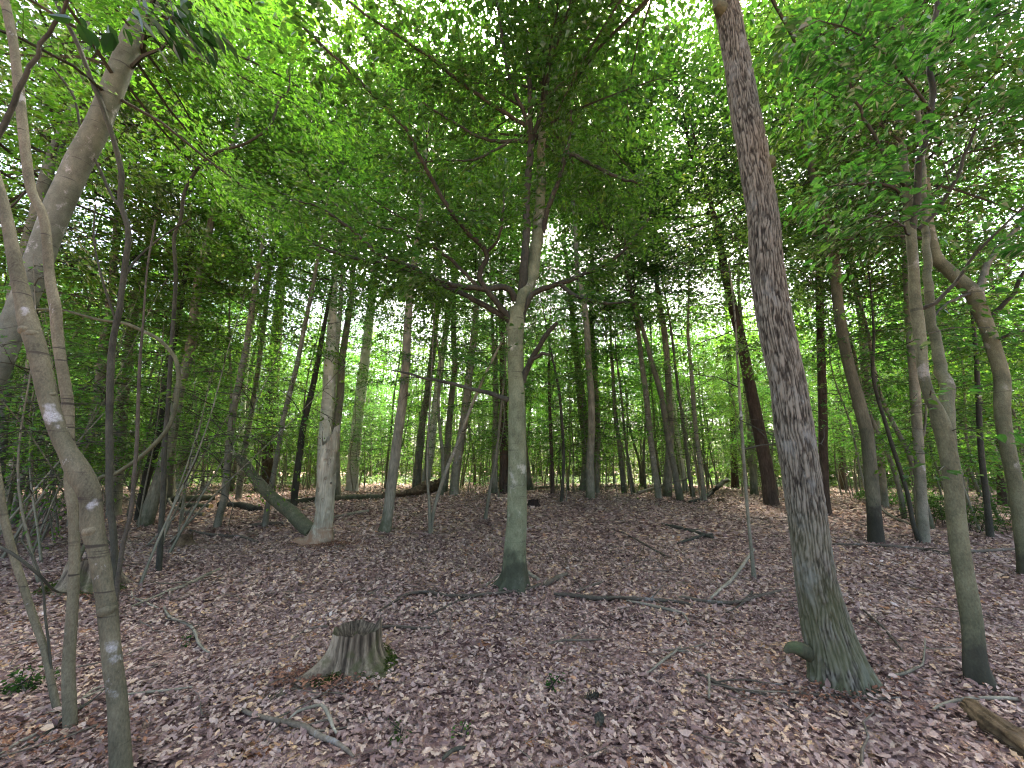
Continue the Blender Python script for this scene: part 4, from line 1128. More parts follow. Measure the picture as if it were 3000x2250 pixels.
# ------------------------------------------------------------------ dead wood
def build_snag():
    g = np.random.default_rng(71)
    b, _ = ground_at(937, 1592); Y = b[1]
    W = px_path([(928, 1606, 100), (937, 1580, 80), (943, 1545, 62), (946, 1533, 57), (954, 1449, 53), (959, 1364, 55), (963, 1320, 54), (967, 1285, 50)], Y)
    W[0, 2] = b[2] - .06
    root = thing('dead_snag', (W[0, 0], W[0, 1], b[2]), 'broken dead trunk riddled with holes, bare and pale above a splintered orange foot', 'dead tree')
    def disp(th, s, rr):
        u = th / 6.28318
        d = .035 * (vnoise(u * 6, s * 2.5, 6, 31) - .5) + .022 * (vnoise(u * 22, s * 5, 22, 32) - .5) + .012 * (vnoise(u * 44, s * 14, 44, 33) - .5)
        pit = sstep(.76, .84, vnoise(u * 9, s * 7 + 3, 9, 34))
        return d - pit * .028, pit
    S = smooth_path(W, 110)
    m = Mesh(); m.tube(S[:, :3], S[:, 3], 64, disp, flare=.55, flare_h=.13, lobes=5, ph=.6)
    V = m.V[0].reshape(110, 64, 3)
    j = np.arange(64) / 64
    jag = .28 * vnoise(j * 9, np.zeros(64), 9, 35) + .10 * vnoise(j * 23, np.zeros(64), 23, 36) + .10 * np.cos((j - .1) * 6.28)
    for r in range(12):
        V[110 - 12 + r, :, 2] += jag * (r / 11) ** 1.2 - .10 * (r / 11)
    m.V = [m.V[0], m.V[1]]; m.F = m.F[:2]; m.S = m.S[:2]; m.A = m.A[:2]
    me = m.build('trunk', M['dead'], root.location, attr='pit')
    tr = link('trunk', me, root)
    for x, y, w, h in ((972, 1323, 8, 10), (974, 1352, 10, 18), (958, 1462, 8, 9), (965, 1400, 6, 8), (950, 1402, 5, 7), (978, 1415, 5, 7), (960, 1498, 8, 6), (975, 1470, 6, 8), (944, 1440, 5, 6)):
        p, t = at(x, y, Y); a = axis_at(S, p[2]); r = float(np.interp(p[2], S[:, 2], S[:, 3]))
        off = np.clip((p[0] - a[0]) / r, -.85, .85)
        c = a + np.array((off * r, -math.sqrt(1 - off * off) * r - .004, 0)); nn = nrm(c - a)
        m = Mesh(); k = 10; th = np.arange(k) / k * 6.283
        ru, rv = w / 2 / FOC * t, h / 2 / FOC * t
        sx = nrm(np.cross((0, 0, 1.), nn))
        jr = 1 + .25 * (g.random(k) - .5)
        rim = c + sx * (np.cos(th) * ru * jr)[:, None] + np.array((0, 0, 1.)) * (np.sin(th) * rv * jr)[:, None] + nn * .004
        inn = c + (rim - c) * .75 - nn * .045
        V = np.vstack([rim, inn, c - nn * .05])
        F = [(i, (i + 1) % k, k + (i + 1) % k, k + i) for i in range(k)]
        m.add(V, F); m.add(np.vstack([inn, c - nn * .05]), [(i, (i + 1) % k, k) for i in range(k)])
        link('hole', m.build('hole', M['hole'], root.location), root)
    # the log leaning beside it
    b2, _ = ground_at(905, 1566); Yb = b2[1]
    W = px_path([(915, 1560, 50, 0), (895, 1541, 48, .1), (853, 1503, 43, .35), (803, 1461, 39, .65), (760, 1419, 36, .9), (727, 1372, 33, 1.1), (704, 1345, 28, 1.25), (690, 1336, 20, 1.3)], Yb)
    log = thing('fallen_log', (W[0, 0], W[0, 1], b2[2]), 'broken mossy trunk propped up at a slant beside the dead snag, its top end splintered', 'log')
    S = smooth_path(W, 60); m = Mesh()
    m.tube(S[:, :3], S[:, 3], 26, jit=.12, seed=3)
    link('trunk', m.build('trunk', M['mosslog'], log.location), log)
    T = nrm(S[-1, :3] - S[-8, :3])
    for k in range(9):
        a = S[-1 - int(g.integers(0, 14)), :3] + g.normal(0, .04, 3)
        d = nrm(T + g.normal(0, .30, 3)); l = g.uniform(.15, .4)
        m = Mesh(); m.tube(np.array([a, a + d * l * .5, a + d * l + (0, 0, .03)]), [.03, .02, .003], 5, jit=.2, seed=k)
        link('splinter', m.build('splinter', M['dead'], log.location), log)
    for k in range(9):
        a = S[58 - int(g.integers(0, 26)), :3]
        d = nrm(np.array((.5 + g.normal(0, .2), -.5, .7 + g.normal(0, .3)))); l = g.uniform(.18, .42)
        m = Mesh(); m.tube(np.array([a, a + d * l * .6, a + d * l]), [.014, .010, .004], 5)
        link('branch_stub', m.build('branch_stub', M['dead'], log.location), log)
build_snag()

def build_stump(name, label, px, py, top_py, r_top, seed, mat, moss=True, splay=()):
    g = np.random.default_rng(seed)
    b, t = ground_at(px, py); Y = b[1]
    c = np.array((b[0], b[1] + r_top * .9, b[2]))
    top, _ = at(px, top_py, c[1] - r_top * .5); H = top[2] - b[2]
    root = thing(name, c, label, 'stump')
    n = 40
    z = np.linspace(-.08, H, n)
    P = np.stack([np.full(n, c[0]) + .10 * r_top * np.clip(z, 0, 1), np.full(n, c[1]), c[2] + z], 1)
    q = np.clip(1 - z / H, 0, 1.2)
    rad = r_top * (1 + .20 * q + .42 * q ** 5)
    def disp(th, s, rr):
        u = th / 6.28318; e = np.clip(1 - (s - .08) / H, 0, 1.2)
        d = r_top * .30 * e ** 2.2 * np.clip(np.cos(5 * th + seed + np.sin(2 * th)), -.5, 1)
        for a, w, k in splay:
            dd = np.angle(np.exp(1j * (th - a)))
            d = d + k * np.exp(-(dd / w) ** 2) * e ** 2.6
        f = vnoise(u * 60, s * 3, 60, seed)
        d = d + r_top * (.10 * (vnoise(u * 7, s * 1.4, 7, seed + 1) - .5) + .075 * (f - .5) + .035 * (vnoise(u * 90, s * 20, 90, seed + 2) - .5))
        return d, f
    m = Mesh(); m.tube(P, rad, 96, disp)
    V = m.V[0].reshape(n, 96, 3)
    j = np.arange(96) / 96
    jag = H * (.20 * (vnoise(j * 5, np.zeros(96), 5, seed + 3) - .5) + .11 * (vnoise(j * 26, np.zeros(96), 26, seed + 4) - .5))
    dd = np.angle(np.exp(1j * (j * 6.28318 - .35)))
    jag = jag + H * .26 * np.exp(-(dd / .28) ** 2)
    for r in range(14):
        V[n - 14 + r, :, 2] += jag * (r / 13)
    # hollow worn top
    rim = V[-1].copy(); cen = rim.mean(0)
    rings = [rim]
    for k, (f, dz) in enumerate(((.86, -.10), (.7, -.22), (.45, -.26), (.2, -.24))):
        q_ = cen + (rim - cen) * f; q_[:, 2] = rim[:, 2] * f + (cen[2]) * (1 - f) + dz * H * 1.2 + H * .06 * (g.random(96) - .5); rings.append(q_)
    rings.append(np.tile(cen + (0, 0, -.26 * H), (96, 1)))
    TV = np.vstack(rings); i = np.arange(5)[:, None] * 96; jj = np.arange(96)[None]; kk = (jj + 1) % 96
    TF = np.stack([i + jj, i + kk, i + 96 + kk, i + 96 + jj], -1).reshape(-1, 4)
    m.V = [m.V[0]]; m.F = [m.F[0]]; m.S = [m.S[0]]; m.A = [m.A[0]]; m.n = len(m.V[0])
    link('trunk', m.build('trunk', M[mat], root.location, attr='grain'), root)
    tm = Mesh(); tm.add(TV, TF, g.random(len(TV)) * .6)
    link('broken_top', tm.build('broken_top', M[mat], root.location, attr='grain'), root)
    if moss:
        n = 26000
        a = g.random(n) * 6.283; rr = r_top * (.95 + 1.15 * g.random(n) ** 1.6)
        ang = vnoise(a / 6.283 * 9, np.zeros(n), 9, seed + 6)
        fr = np.where(np.sin(a) < .3, 1, .35)
        keep = (g.random(n) < sstep(.30, .6, ang) * fr) & (rr < r_top * (1.15 + .95 * ang))
        a, rr = a[keep], rr[keep]
        x = c[0] + np.cos(a) * rr; y = c[1] + np.sin(a) * rr
        h = np.clip(1 - (rr - r_top * .95) / (r_top * 1.0), 0, 1)
        z = np.asarray(ground_h(x, y)) + .022 + .045 * h * g.random(len(a)) + .02 * vnoise(x * 14 + 80, y * 14 + 80, 64, 5)
        pos = np.stack([x, y, z], 1)
        d = np.stack([np.cos(a), np.sin(a), np.full(len(a), .8)], 1) + g.normal(0, .7, (len(a), 3))
        nor = np.stack([np.cos(a) * .4, np.sin(a) * .4, np.ones(len(a))], 1) + g.normal(0, .4, (len(a), 3))
        me = leafy_mesh('moss', None, pos, d, nor, .011 * g.uniform(.6, 1.6, len(a)), M['moss'], M['moss'], 'fold', root.location)
        o = link('moss', me, root); o['kind'] = 'stuff'
    return root, c, H

def stump_mat():
    g = N('weathered_stump_wood')
    a = g.n('Attribute', attribute_name='grain')
    c = g.coords((1, 1, .12)); c1 = g.coords()
    n = g.noise(c, 60, 5, .65); n2 = g.noise(c1, 5, 4, .6)
    f = g.math('ADD', g.math('MULTIPLY', a.outputs['Fac'], .45), g.math('MULTIPLY', n, .55))
    col = g.ramp(f, [(.30, (.026, .020, .012)), (.46, (.080, .064, .040)), (.58, (.150, .122, .078)), (.74, (.27, .225, .15))])
    col = g.mix(g.math('MULTIPLY', g.step(n2, .50, .64), .6), col, (.050, .058, .018))
    return g.bsdf(col, .92, n, 1., .006)
M['stump'] = stump_mat()
build_stump('stump', 'weathered old stump with moss round its foot, nearest stump in the clearing', 1012, 1985, 1856, .178, 80, 'stump', True, ((-2.45, .20, .17), (-.35, .35, .13)))
build_stump('stump', 'dark rotten stump half hidden behind the blotched stem', 206, 1738, 1640, .24, 90, 'stump', True, ((-.6, .4, .15),))
build_stump('rotten_stump', 'small crumbled dark stump on the litter between log pile and leaning tree', 522, 1603, 1566, .13, 95, 'rotlog', False, ((.2, .4, .14), (2.6, .3, .1)))
build_stump('rotten_stump', 'small black stump just right of the central beech in the distance', 1564, 1485, 1466, .17, 98, 'hole', False)
build_stump('rotten_stump', 'little stump beside the tallest dark pine', 2117, 1472, 1461, .12, 99, 'rotlog', False)

def ground_path(pts, lift=.6):
    out = []
    for p in pts:
        P, t = ground_at(p[0], p[1]); r = p[2] / 2 / FOC * t / math.sqrt(1 + .7 * ((1125 - p[1]) / FOC) ** 2 + .4 * ((p[0] - 1500) / FOC) ** 2)
        P[2] += r * lift + .03 + (p[3] if len(p) > 3 else 0)
        out.append((*P, r))
    return np.array(out)

def lying(name, label, pts, mat, cat, seed, seg=7, jit=.12, lift=.6, twigs=0, ends=None, group=None):
    g = np.random.default_rng(seed)
    W = ground_path(pts, lift)
    S = smooth_path(W, max(10, int(np.sum(np.linalg.norm(np.diff(W[:, :3], axis=0), axis=1)) / .06)))
    n = len(S); t_ = np.linspace(0, 1, n)
    wob = np.cumsum(g.normal(0, 1, (n, 2)), 0); wob -= wob[0] + (wob[-1] - wob[0]) * t_[:, None]
    S[:, :2] += wob * S[:, 3:4] * .10
    S[:, 3] = np.maximum(S[:, 3] * (1 + .10 * g.normal(0, 1, n)), .003)
    mid = S[n // 2, :3].copy(); mid[2] = ground_h(mid[0], mid[1])
    m = Mesh()
    if mat == 'rotlog':
        seg = 48; S = smooth_path(S, 80)
        def fib(th, s_, rr):
            u = th / 6.28318
            return rr * (.8 * (vnoise(u * 5, s_ * 1.5, 5, seed % 50) - .5) + .7 * (vnoise(u * 24, s_ * 2.0, 24, seed % 50 + 1) - .5) + .22 * (vnoise(u * 48, s_ * 12, 48, seed % 50 + 2) - .5)), rr * 0
        m.tube(S[:, :3], S[:, 3], seg, fib)
    else:
        m.tube(S[:, :3], S[:, 3], seg, jit=jit, seed=seed % 7)
    if ends is None and not twigs:
        return tag(link(name, m.build(name, M[mat], mid), loc=mid), label, cat, group)
    root = thing(name, mid, label, cat, group)
    link('bough', m.build('bough', M[mat], mid), root)
    for k in range(twigs):
        i = int(g.integers(n // 5, n - 1)); p = S[i, :3]; T = nrm(S[i, :3] - S[i - 1, :3])
        s = nrm(np.cross(T, (0, 0, 1.))) * g.choice((-1, 1)); d = nrm(T * .7 + s * .8 + np.array((0, 0, g.uniform(-.05, .35))))
        l = g.uniform(.15, .5); q = [p]
        for j in range(4):
            d = nrm(d + g.normal(0, .15, 3) - (0, 0, .05)); q.append(q[-1] + d * l / 4)
        q = np.array(q); q[:, 2] = np.maximum(q[:, 2], ground_h(q[:, 0], q[:, 1]) + .015)
        m = Mesh(); m.tube(q, np.linspace(S[i, 3] * .5, .003, 5), 5)
        link('twig', m.build('twig', M[mat], mid), root)
    if ends:
        for e in ends:
            P = S[0 if e == 0 else -1]; d = nrm((S[0] - S[2] if e == 0 else S[-1] - S[-3])[:3])
            m = Mesh(); m.tube(np.array([P[:3] - d * .01, P[:3] + d * .012]), [P[3] * 1.0, P[3] * .99], 14)
            link('cut_end', m.build('cut_end', M['cut'], mid), root)
    return root

LYING = [
 # name, label, rows (px, py, width, extra lift), bark, kind, twigs, cut ends
 ('fallen_branch', 'longest fallen branch, running from the central beech towards the oak', [(1622, 1749, 8), (1660, 1753, 12), (1712, 1759, 14), (1760, 1764, 15), (1814, 1762, 15), (1880, 1768, 14), (1940, 1770, 12), (2000, 1776, 10), (2030, 1782, 6)], 'stick', 'branch', 3, None),
 ('fallen_branch', 'grey side branch forking off the longest fallen branch', [(1836, 1770, 6), (1890, 1780, 9), (1949, 1793, 9), (2000, 1808, 8), (2020, 1840, 5)], 'palestick', 'branch', 0, None),
 ('stick', 'barkless pale stick leaning across the foot of the central beech', [(1475, 1661, 8, .10), (1490, 1668, 11, .09), (1515, 1678, 14, .06), (1550, 1694, 15, .02), (1578, 1709, 12)], 'palestick', 'stick', 0, None),
 ('stick', 'thin twig crossing the pale stick at the beech foot', [(1425, 1726, 5), (1434, 1715, 6), (1475, 1694, 6, .04), (1510, 1682, 6, .08), (1542, 1671, 5, .1)], 'palestick', 'stick', 0, None),
 ('stick', 'short thick grey stick lying just right of the beech foot', [(1594, 1727, 12), (1612, 1715, 17), (1631, 1705, 17), (1648, 1697, 15), (1660, 1691, 10)], 'stick', 'stick', 0, None),
 ('stick', 'crooked brown root-like stick curving in front of the beech', [(1108, 1803, 6), (1150, 1775, 8), (1197, 1749, 9), (1251, 1745, 9), (1319, 1756, 9), (1365, 1756, 9), (1407, 1752, 9), (1515, 1742, 9), (1560, 1732, 9), (1590, 1718, 8), (1606, 1712, 6)], 'stick', 'stick', 2, None),
 ('stick', 'faint thin stick joining the root-like stick from below', [(1255, 1815, 4), (1300, 1790, 6), (1350, 1768, 7), (1407, 1752, 7)], 'stick', 'stick', 0, None),
 ('stick', 'dark short stick right of the thick grey stick', [(1690, 1744, 6), (1720, 1730, 8), (1745, 1722, 8), (1762, 1716, 10)], 'stick', 'stick', 1, None),
 ('fallen_branch', 'long branch lying beyond the thin bare sapling towards the oak', [(1990, 1758, 7), (2050, 1770, 11), (2108, 1779, 13), (2160, 1777, 12), (2203, 1766, 11), (2250, 1752, 10), (2305, 1735, 8)], 'stick', 'branch', 2, None),
 ('stick', 'straight stick resting against the thin bare sapling', [(2081, 1766, 9), (2108, 1740, 11), (2136, 1715, 11), (2175, 1675, 10, .03), (2212, 1633, 8, .10)], 'palestick', 'stick', 0, None),
 ('stick', 'slanting stick half buried below the straight stick', [(2130, 1806, 5), (2165, 1786, 7), (2190, 1762, 8), (2205, 1742, 6)], 'stick', 'stick', 1, None),
 ('fallen_branch', 'dark twiggy branch on the litter in front of the oak', [(2040, 1985, 6), (2072, 2003, 12), (2115, 2027, 13), (2160, 2042, 11), (2203, 2048, 9), (2250, 2052, 6)], 'stick', 'branch', 3, None),
 ('stick', 'upright grey stub of stick in front of the dark twiggy branch', [(2079, 2062, 9), (2080, 2030, 10), (2079, 2000, 8, .02)], 'palestick', 'stick', 0, None),
 ('stick', 'long straight brown stick lying below the oak foot', [(2290, 2042, 7), (2340, 2050, 10), (2475, 2064, 11), (2560, 2068, 10), (2640, 2066, 7)], 'stick', 'stick', 1, None),
 ('stick', 'smooth tan stick lying right behind the oak, bending towards the twin beech', [(2606, 2002, 12), (2640, 1996, 13), (2660, 1989, 12), (2685, 1976, 9), (2705, 1964, 7), (2714, 1935, 6, .03), (2716, 1902, 5, .05)], 'palestick', 'stick', 1, None),
 ('stick', 'slender stick running from the oak foot away over the litter', [(2528, 1796, 5), (2560, 1824, 8), (2590, 1852, 8), (2620, 1888, 8), (2648, 1922, 7)], 'stick', 'stick', 1, None),
 ('stick', 'pale bent stick in front of the twin beech foot', [(2738, 2099, 8), (2770, 2085, 12), (2814, 2069, 14), (2860, 2063, 14), (2915, 2064, 14), (2960, 2068, 13), (3040, 2076, 12)], 'palestick', 'stick', 0, None),
 ('fallen_log', 'thin pole lying on the floor beyond the oak towards the black-footed tree', [(2440, 1601, 6), (2520, 1604, 9), (2610, 1607, 10), (2700, 1616, 10), (2790, 1630, 9)], 'stick', 'branch', 1, None),
 ('fallen_log', 'dark branch lying behind the twin beech and reaching the edge', [(2780, 1622, 8), (2850, 1624, 13), (2920, 1620, 13), (3010, 1617, 12)], 'stick', 'branch', 1, None),
 ('fallen_branch', 'dark crooked branch lying behind the black-footed tree', [(2578, 1494, 7, .1), (2600, 1512, 9, .06), (2637, 1530, 10), (2690, 1546, 10), (2740, 1554, 8)], 'dark', 'branch', 4, None),
 ('fallen_branch', 'grey curved branch lying on the left litter above the old stump', [(646, 1673, 8), (605, 1694, 12), (563, 1715, 13), (520, 1734, 12), (475, 1749, 10), (425, 1770, 8), (375, 1792, 6)], 'palestick', 'branch', 2, None),
 ('stick', 'thin forked twig left of the grey curved branch', [(384, 1742, 5), (388, 1760, 6), (410, 1768, 6), (440, 1782, 6), (462, 1790, 5)], 'palestick', 'stick', 1, None),
 ('stick', 'snaking pale stick on the open litter left of the old stump', [(478, 1788, 6), (488, 1806, 8), (502, 1823, 9), (535, 1835, 9), (556, 1846, 10), (570, 1868, 10), (577, 1893, 10), (592, 1914, 9), (612, 1926, 7)], 'palestick', 'stick', 0, None),
 ('stick', 'straight pale stick reaching right from behind the blotched stem', [(368, 2055, 10), (420, 2049, 10), (475, 2043, 9), (520, 2036, 8), (560, 2029, 6)], 'palestick', 'stick', 0, None),
 ('stick', 'brown stick on the litter in front of the slim right-leaning tree', [(555, 1558, 6), (590, 1568, 9), (644, 1576, 10), (700, 1578, 9), (755, 1594, 6)], 'stick', 'stick', 1, None),
 ('stick', 'curved bare grey stick arching over the litter near the picture bottom', [(843, 2130, 8), (870, 2118, 11, .02), (908, 2111, 13, .04), (935, 2116, 14, .05), (955, 2134, 14, .04), (970, 2155, 13, .02), (984, 2172, 9)], 'palestick', 'stick', 0, None),
 ('fallen_branch', 'knobbly lichened branch under the curved bare stick', [(700, 2092, 9), (740, 2112, 15), (800, 2132, 17), (850, 2143, 18), (895, 2156, 19), (935, 2178, 20), (975, 2196, 18), (1010, 2216, 14), (1035, 2240, 9)], 'stick', 'branch', 4, None),
 ('stick', 'short dark stick at the bottom edge below the old stump', [(1296, 2252, 12), (1322, 2229, 14), (1345, 2218, 13), (1372, 2208, 10)], 'dark', 'stick', 0, None),
 ('stick', 'long weathered stick lying in the bottom left corner', [(-20, 2240, 12), (60, 2195, 13), (115, 2162, 13), (170, 2116, 12), (224, 2072, 11), (300, 2035, 9)], 'palestick', 'stick', 0, None),
 ('stick', 'dark wet stick beside the long weathered corner stick', [(60, 2215, 12), (120, 2175, 14), (170, 2140, 14), (215, 2105, 12), (262, 2075, 10)], 'dark', 'stick', 1, None),
 ('stick', 'pale slanting stick behind the smooth dark stem', [(120, 2110, 7), (170, 2098, 9), (215, 2085, 9), (265, 2040, 8), (320, 2020, 6)], 'palestick', 'stick', 0, None),
 ('fallen_log', 'brown rotting log in the left log pile, uppermost in the pile', [(418, 1466, 24, .05), (470, 1470, 24, .05), (523, 1474, 22, .06), (575, 1473, 20, .08), (628, 1472, 19, .1)], 'mosslog', 'log', 0, None),
 ('fallen_log', 'mossy log with a freshly cut yellow end', [(527, 1488, 20), (560, 1489, 20), (590, 1491, 20), (617, 1491, 20)], 'mosslog', 'log', 0, [1]),
 ('fallen_log', 'dark log between the slim leaning tree and the mossy cut log', [(640, 1484, 22), (690, 1488, 22), (735, 1495, 22), (760, 1500, 20)], 'dark', 'log', 0, None),
 ('stick', 'forked pale branch lying in front of the mossy cut log', [(490, 1465, 7, .2), (505, 1488, 8, .05), (540, 1502, 12), (575, 1510, 14), (596, 1513, 13)], 'palestick', 'stick', 1, [1]),
 ('fallen_log', 'long low log running from the leaning log to the snag', [(800, 1474, 12), (860, 1475, 18), (920, 1471, 19), (990, 1467, 19), (1060, 1464, 19), (1120, 1462, 18)], 'mosslog', 'log', 0, None),
 ('rotting_log', 'thick crumbling rust-brown end of the long fallen log', [(1120, 1462, 20), (1180, 1458, 26), (1225, 1450, 36), (1262, 1442, 44), (1290, 1440, 40)], 'rotlog', 'log', 0, None),
 ('fallen_log', 'pale weathered pole lying beyond the beech, upper of two', [(1530, 1426, 7), (1600, 1421, 9), (1655, 1417, 8)], 'palestick', 'log', 0, None),
 ('fallen_log', 'pale weathered pole lying beyond the beech, lower of two', [(1532, 1435, 7), (1600, 1431, 9), (1640, 1430, 8)], 'palestick', 'log', 0, None),
 ('fallen_branch', 'dark curved log rising to the right behind the clearing', [(2020, 1475, 9), (2060, 1466, 12), (2092, 1453, 12, .1), (2115, 1440, 11, .3), (2139, 1419, 9, .5)], 'dark', 'branch', 2, None),
 ('fallen_branch', 'grey fallen branch in front of the dark pine by the left logs', [(970, 1522, 6), (1010, 1515, 9), (1050, 1507, 10), (1078, 1503, 9)], 'palestick', 'branch', 1, None),
 ('stick', 'brown stick lying left of the leaning log foot', [(730, 1546, 10), (780, 1541, 12), (830, 1537, 9)], 'stick', 'stick', 0, None),
 ('rotting_log', 'rotting split log in the bottom right corner', [(2838, 2092, 40, .0), (2875, 2118, 66), (2930, 2160, 78), (2985, 2205, 84), (3060, 2262, 84)], 'rotlog', 'log', 0, None),
 ('stick', 'bent twig lying on the open litter between beech and dark twiggy branch', [(1895, 1990, 6), (1925, 1968, 9), (1945, 1948, 9), (1975, 1925, 8), (1995, 1905, 5)], 'palestick', 'stick', 2, None),
 ('stick', 'thin brown twig in the middle of the open litter', [(1606, 1902, 5), (1650, 1888, 7), (1700, 1890, 8), (1765, 1886, 5)], 'stick', 'stick', 1, None),
 ('stick', 'thin stick behind the old stump, lying level', [(1110, 1850, 7), (1160, 1848, 8), (1210, 1852, 8), (1262, 1851, 6)], 'stick', 'stick', 0, None),
 ('stick', 'thin stick reaching left from the top of the old stump', [(850, 1892, 5), (880, 1868, 7), (920, 1852, 7), (960, 1846, 6)], 'stick', 'stick', 0, None),
 ('stick', 'fine twig bowed on the litter in front of the moss of the old stump', [(915, 2040, 4), (955, 2012, 6), (1010, 1998, 5)], 'stick', 'stick', 0, None),
 ('stick', 'long thin stick right of the beech pointing at the oak', [(1815, 1560, 4), (1870, 1590, 6), (1925, 1622, 6), (1965, 1640, 5)], 'stick', 'stick', 1, None),
 ('fallen_branch', 'dark low branch on the far litter between clearing and tallest pine', [(1940, 1540, 6), (1990, 1552, 10), (2040, 1566, 11), (2090, 1582, 10)], 'dark', 'branch', 2, None),
 ('stick', 'dark stick lying left of the oak at the height of the bare sapling', [(1985, 1598, 6), (2020, 1588, 9), (2060, 1576, 10), (2095, 1572, 7)], 'dark', 'stick', 1, None),
]
for i, (name, label, pts, mat, cat, tw, ends) in enumerate(LYING):
    big = pts[len(pts) // 2][2] > 18
    lying(name, label, pts, mat, cat, 300 + i, 16 if big else 7, .16 if mat != 'rotlog' else .3, .35 if big else .5, tw, ends)

# the pale pole propped among the far trunks
P = [at(1869, 1444, 17.)[0], at(1936, 1423, 17.3)[0], at(2025, 1398, 17.7)[0]]
m = Mesh(); m.tube(smooth_path(np.array(P), 10), np.linspace(.07, .045, 10), 7, jit=.1)
o_ = P[0].copy(); tag(link('fallen_log', m.build('fallen_log', M['palestick'], o_), loc=o_), 'pale pole lying propped at a slant across the far slim trunks', 'log')

def build_twig_litter():
    g = np.random.default_rng(77); m = Mesh(); n = 1700
    x, y = wedge_points(n, 1.3, 16, g, .3)
    for i in range(n):
        l = g.uniform(.12, .45) if i % 5 else g.uniform(.35, .75); a = g.random() * 6.28
        p = np.array((x[i], y[i], 0)); d = np.array((math.cos(a), math.sin(a), 0)); q = []
        for j in range(5):
            q.append(p.copy()); p = p + d * l / 4; a += g.normal(0, .25); d = np.array((math.cos(a), math.sin(a), 0))
        q = np.array(q); q[:, 2] = ground_h(q[:, 0], q[:, 1]) + .035 + g.uniform(0, .02) + np.linspace(0, g.uniform(-.01, .05), 5)
        r = g.uniform(.001, .0045) if i % 5 else g.uniform(.004, .009)
        m.tube(q, np.linspace(r, r * .5, 5), 4, cap=False)
    o = link('twig_litter', m.build('twig_litter', M['stick'])); o['kind'] = 'stuff'
    tag(o, 'thin broken twigs strewn over the fallen leaves', 'twigs')
build_twig_litter()

def build_dust():
    """reddish crumbled wood round the snag, the stumps and by the near stems"""
    g = np.random.default_rng(78); pos = []
    for px, py, rx, ry, n in ((960, 1600, .75, .30, 1100), (890, 2000, .30, .16, 420), (990, 2030, .35, .12, 160), (240, 1750, .6, .25, 500), (150, 2180, .8, .30, 420), (2470, 2060, .7, .22, 300)):
        b, _ = ground_at(px, py)
        a = g.normal(0, .5, (n, 2))
        pos.append(np.stack([b[0] + a[:, 0] * rx, b[1] + a[:, 1] * ry, np.zeros(n)], 1))
    pos = np.vstack(pos); n = len(pos)
    pos[:, 2] = ground_h(pos[:, 0], pos[:, 1]) + .045 + .02 * g.random(n)
    d, s, u = frames(n, g, .3)
    gmat = N('crumbled_red_wood'); ge = gmat.n('NewGeometry')
    mm = gmat.bsdf(gmat.ramp(ge.outputs['Random Per Island'], [(0, (.07, .035, .022)), (.5, (.14, .066, .038)), (1, (.25, .125, .065))]), .9)
    me = leafy_mesh('crumbled_wood', None, pos, d, u, 0.028 * g.uniform(.4, 1.6, n), mm, mm, 'fold')
    o = link('crumbled_wood', me); o['kind'] = 'stuff'
    tag(o, 'rust coloured crumbled wood on the litter around stumps and snag', 'wood dust')
build_dust()

# ------------------------------------------------------------------ the wood behind: many slim trees, each a thing
def tree_stock(n, H, r, mat, crown, seed, wig=.10, lean=.03, seg=7):
    g = np.random.default_rng(seed); out = []
    for k in range(n):
        h = H * g.uniform(.85, 1.2)
        A = wiggle_axis(h, lean * g.uniform(.2, 1.6), wig * g.uniform(.5, 1.6), g, 18)
        A[0, 2] = -.12
        rr = r * (1 - .85 * (np.linspace(0, 1, 18)) ** 1.1)
        m = Mesh(); m.tube(A, rr, seg, flare=.35, flare_h=.18, jit=.06, seed=k)
        out.append((m.build('trunk', M[mat]), A, crown(A, h, g)))
    return out
def under_crown(size, lo, nl, ln, per, lv, mats):
    def f(A, h, g):
        tw, sp = crown_parts(A, h * lo, h * .99, nl, ln, g, elev=(-.05, .4), per=per, leaves=lv, sL=.85, sW=.46, r0=.012)
        return crown_mesh('crown', tw, sp, size, M[mats[int(g.integers(len(mats)))]], M['dark'], g)
    return f
SAPLING = tree_stock(6, 7.0, .034, 'smooth', under_crown(.105, .24, 30, 1.6, 7, 24, ('leaf_under', 'leaf_maple')), 101, .14, .06, 6)
SLIM = tree_stock(6, 11.5, .065, 'rough', under_crown(.12, .46, 34, 2.3, 8, 34, ('leaf_under', 'leaf_maple', 'leaf_beech')), 102, .12, .03)
TALL = tree_stock(5, 18., .17, 'rough', under_crown(.17, .32, 62, 4.2, 15, 34, ('leaf_maple', 'leaf_under', 'leaf_beech')), 103, .14, .02, 10)
ROOF = tree_stock(3, 21., .16, 'rough', under_crown(.16, .56, 60, 4.4, 19, 36, ('leaf_maple', 'leaf_beech', 'leaf_maple')), 105, .14, .02, 10)
POLE = tree_stock(5, 5.0, .020, 'smooth', under_crown(.09, .40, 11, .9, 3, 18, ('leaf_under', 'leaf_maple')), 104, .10, .12, 5)

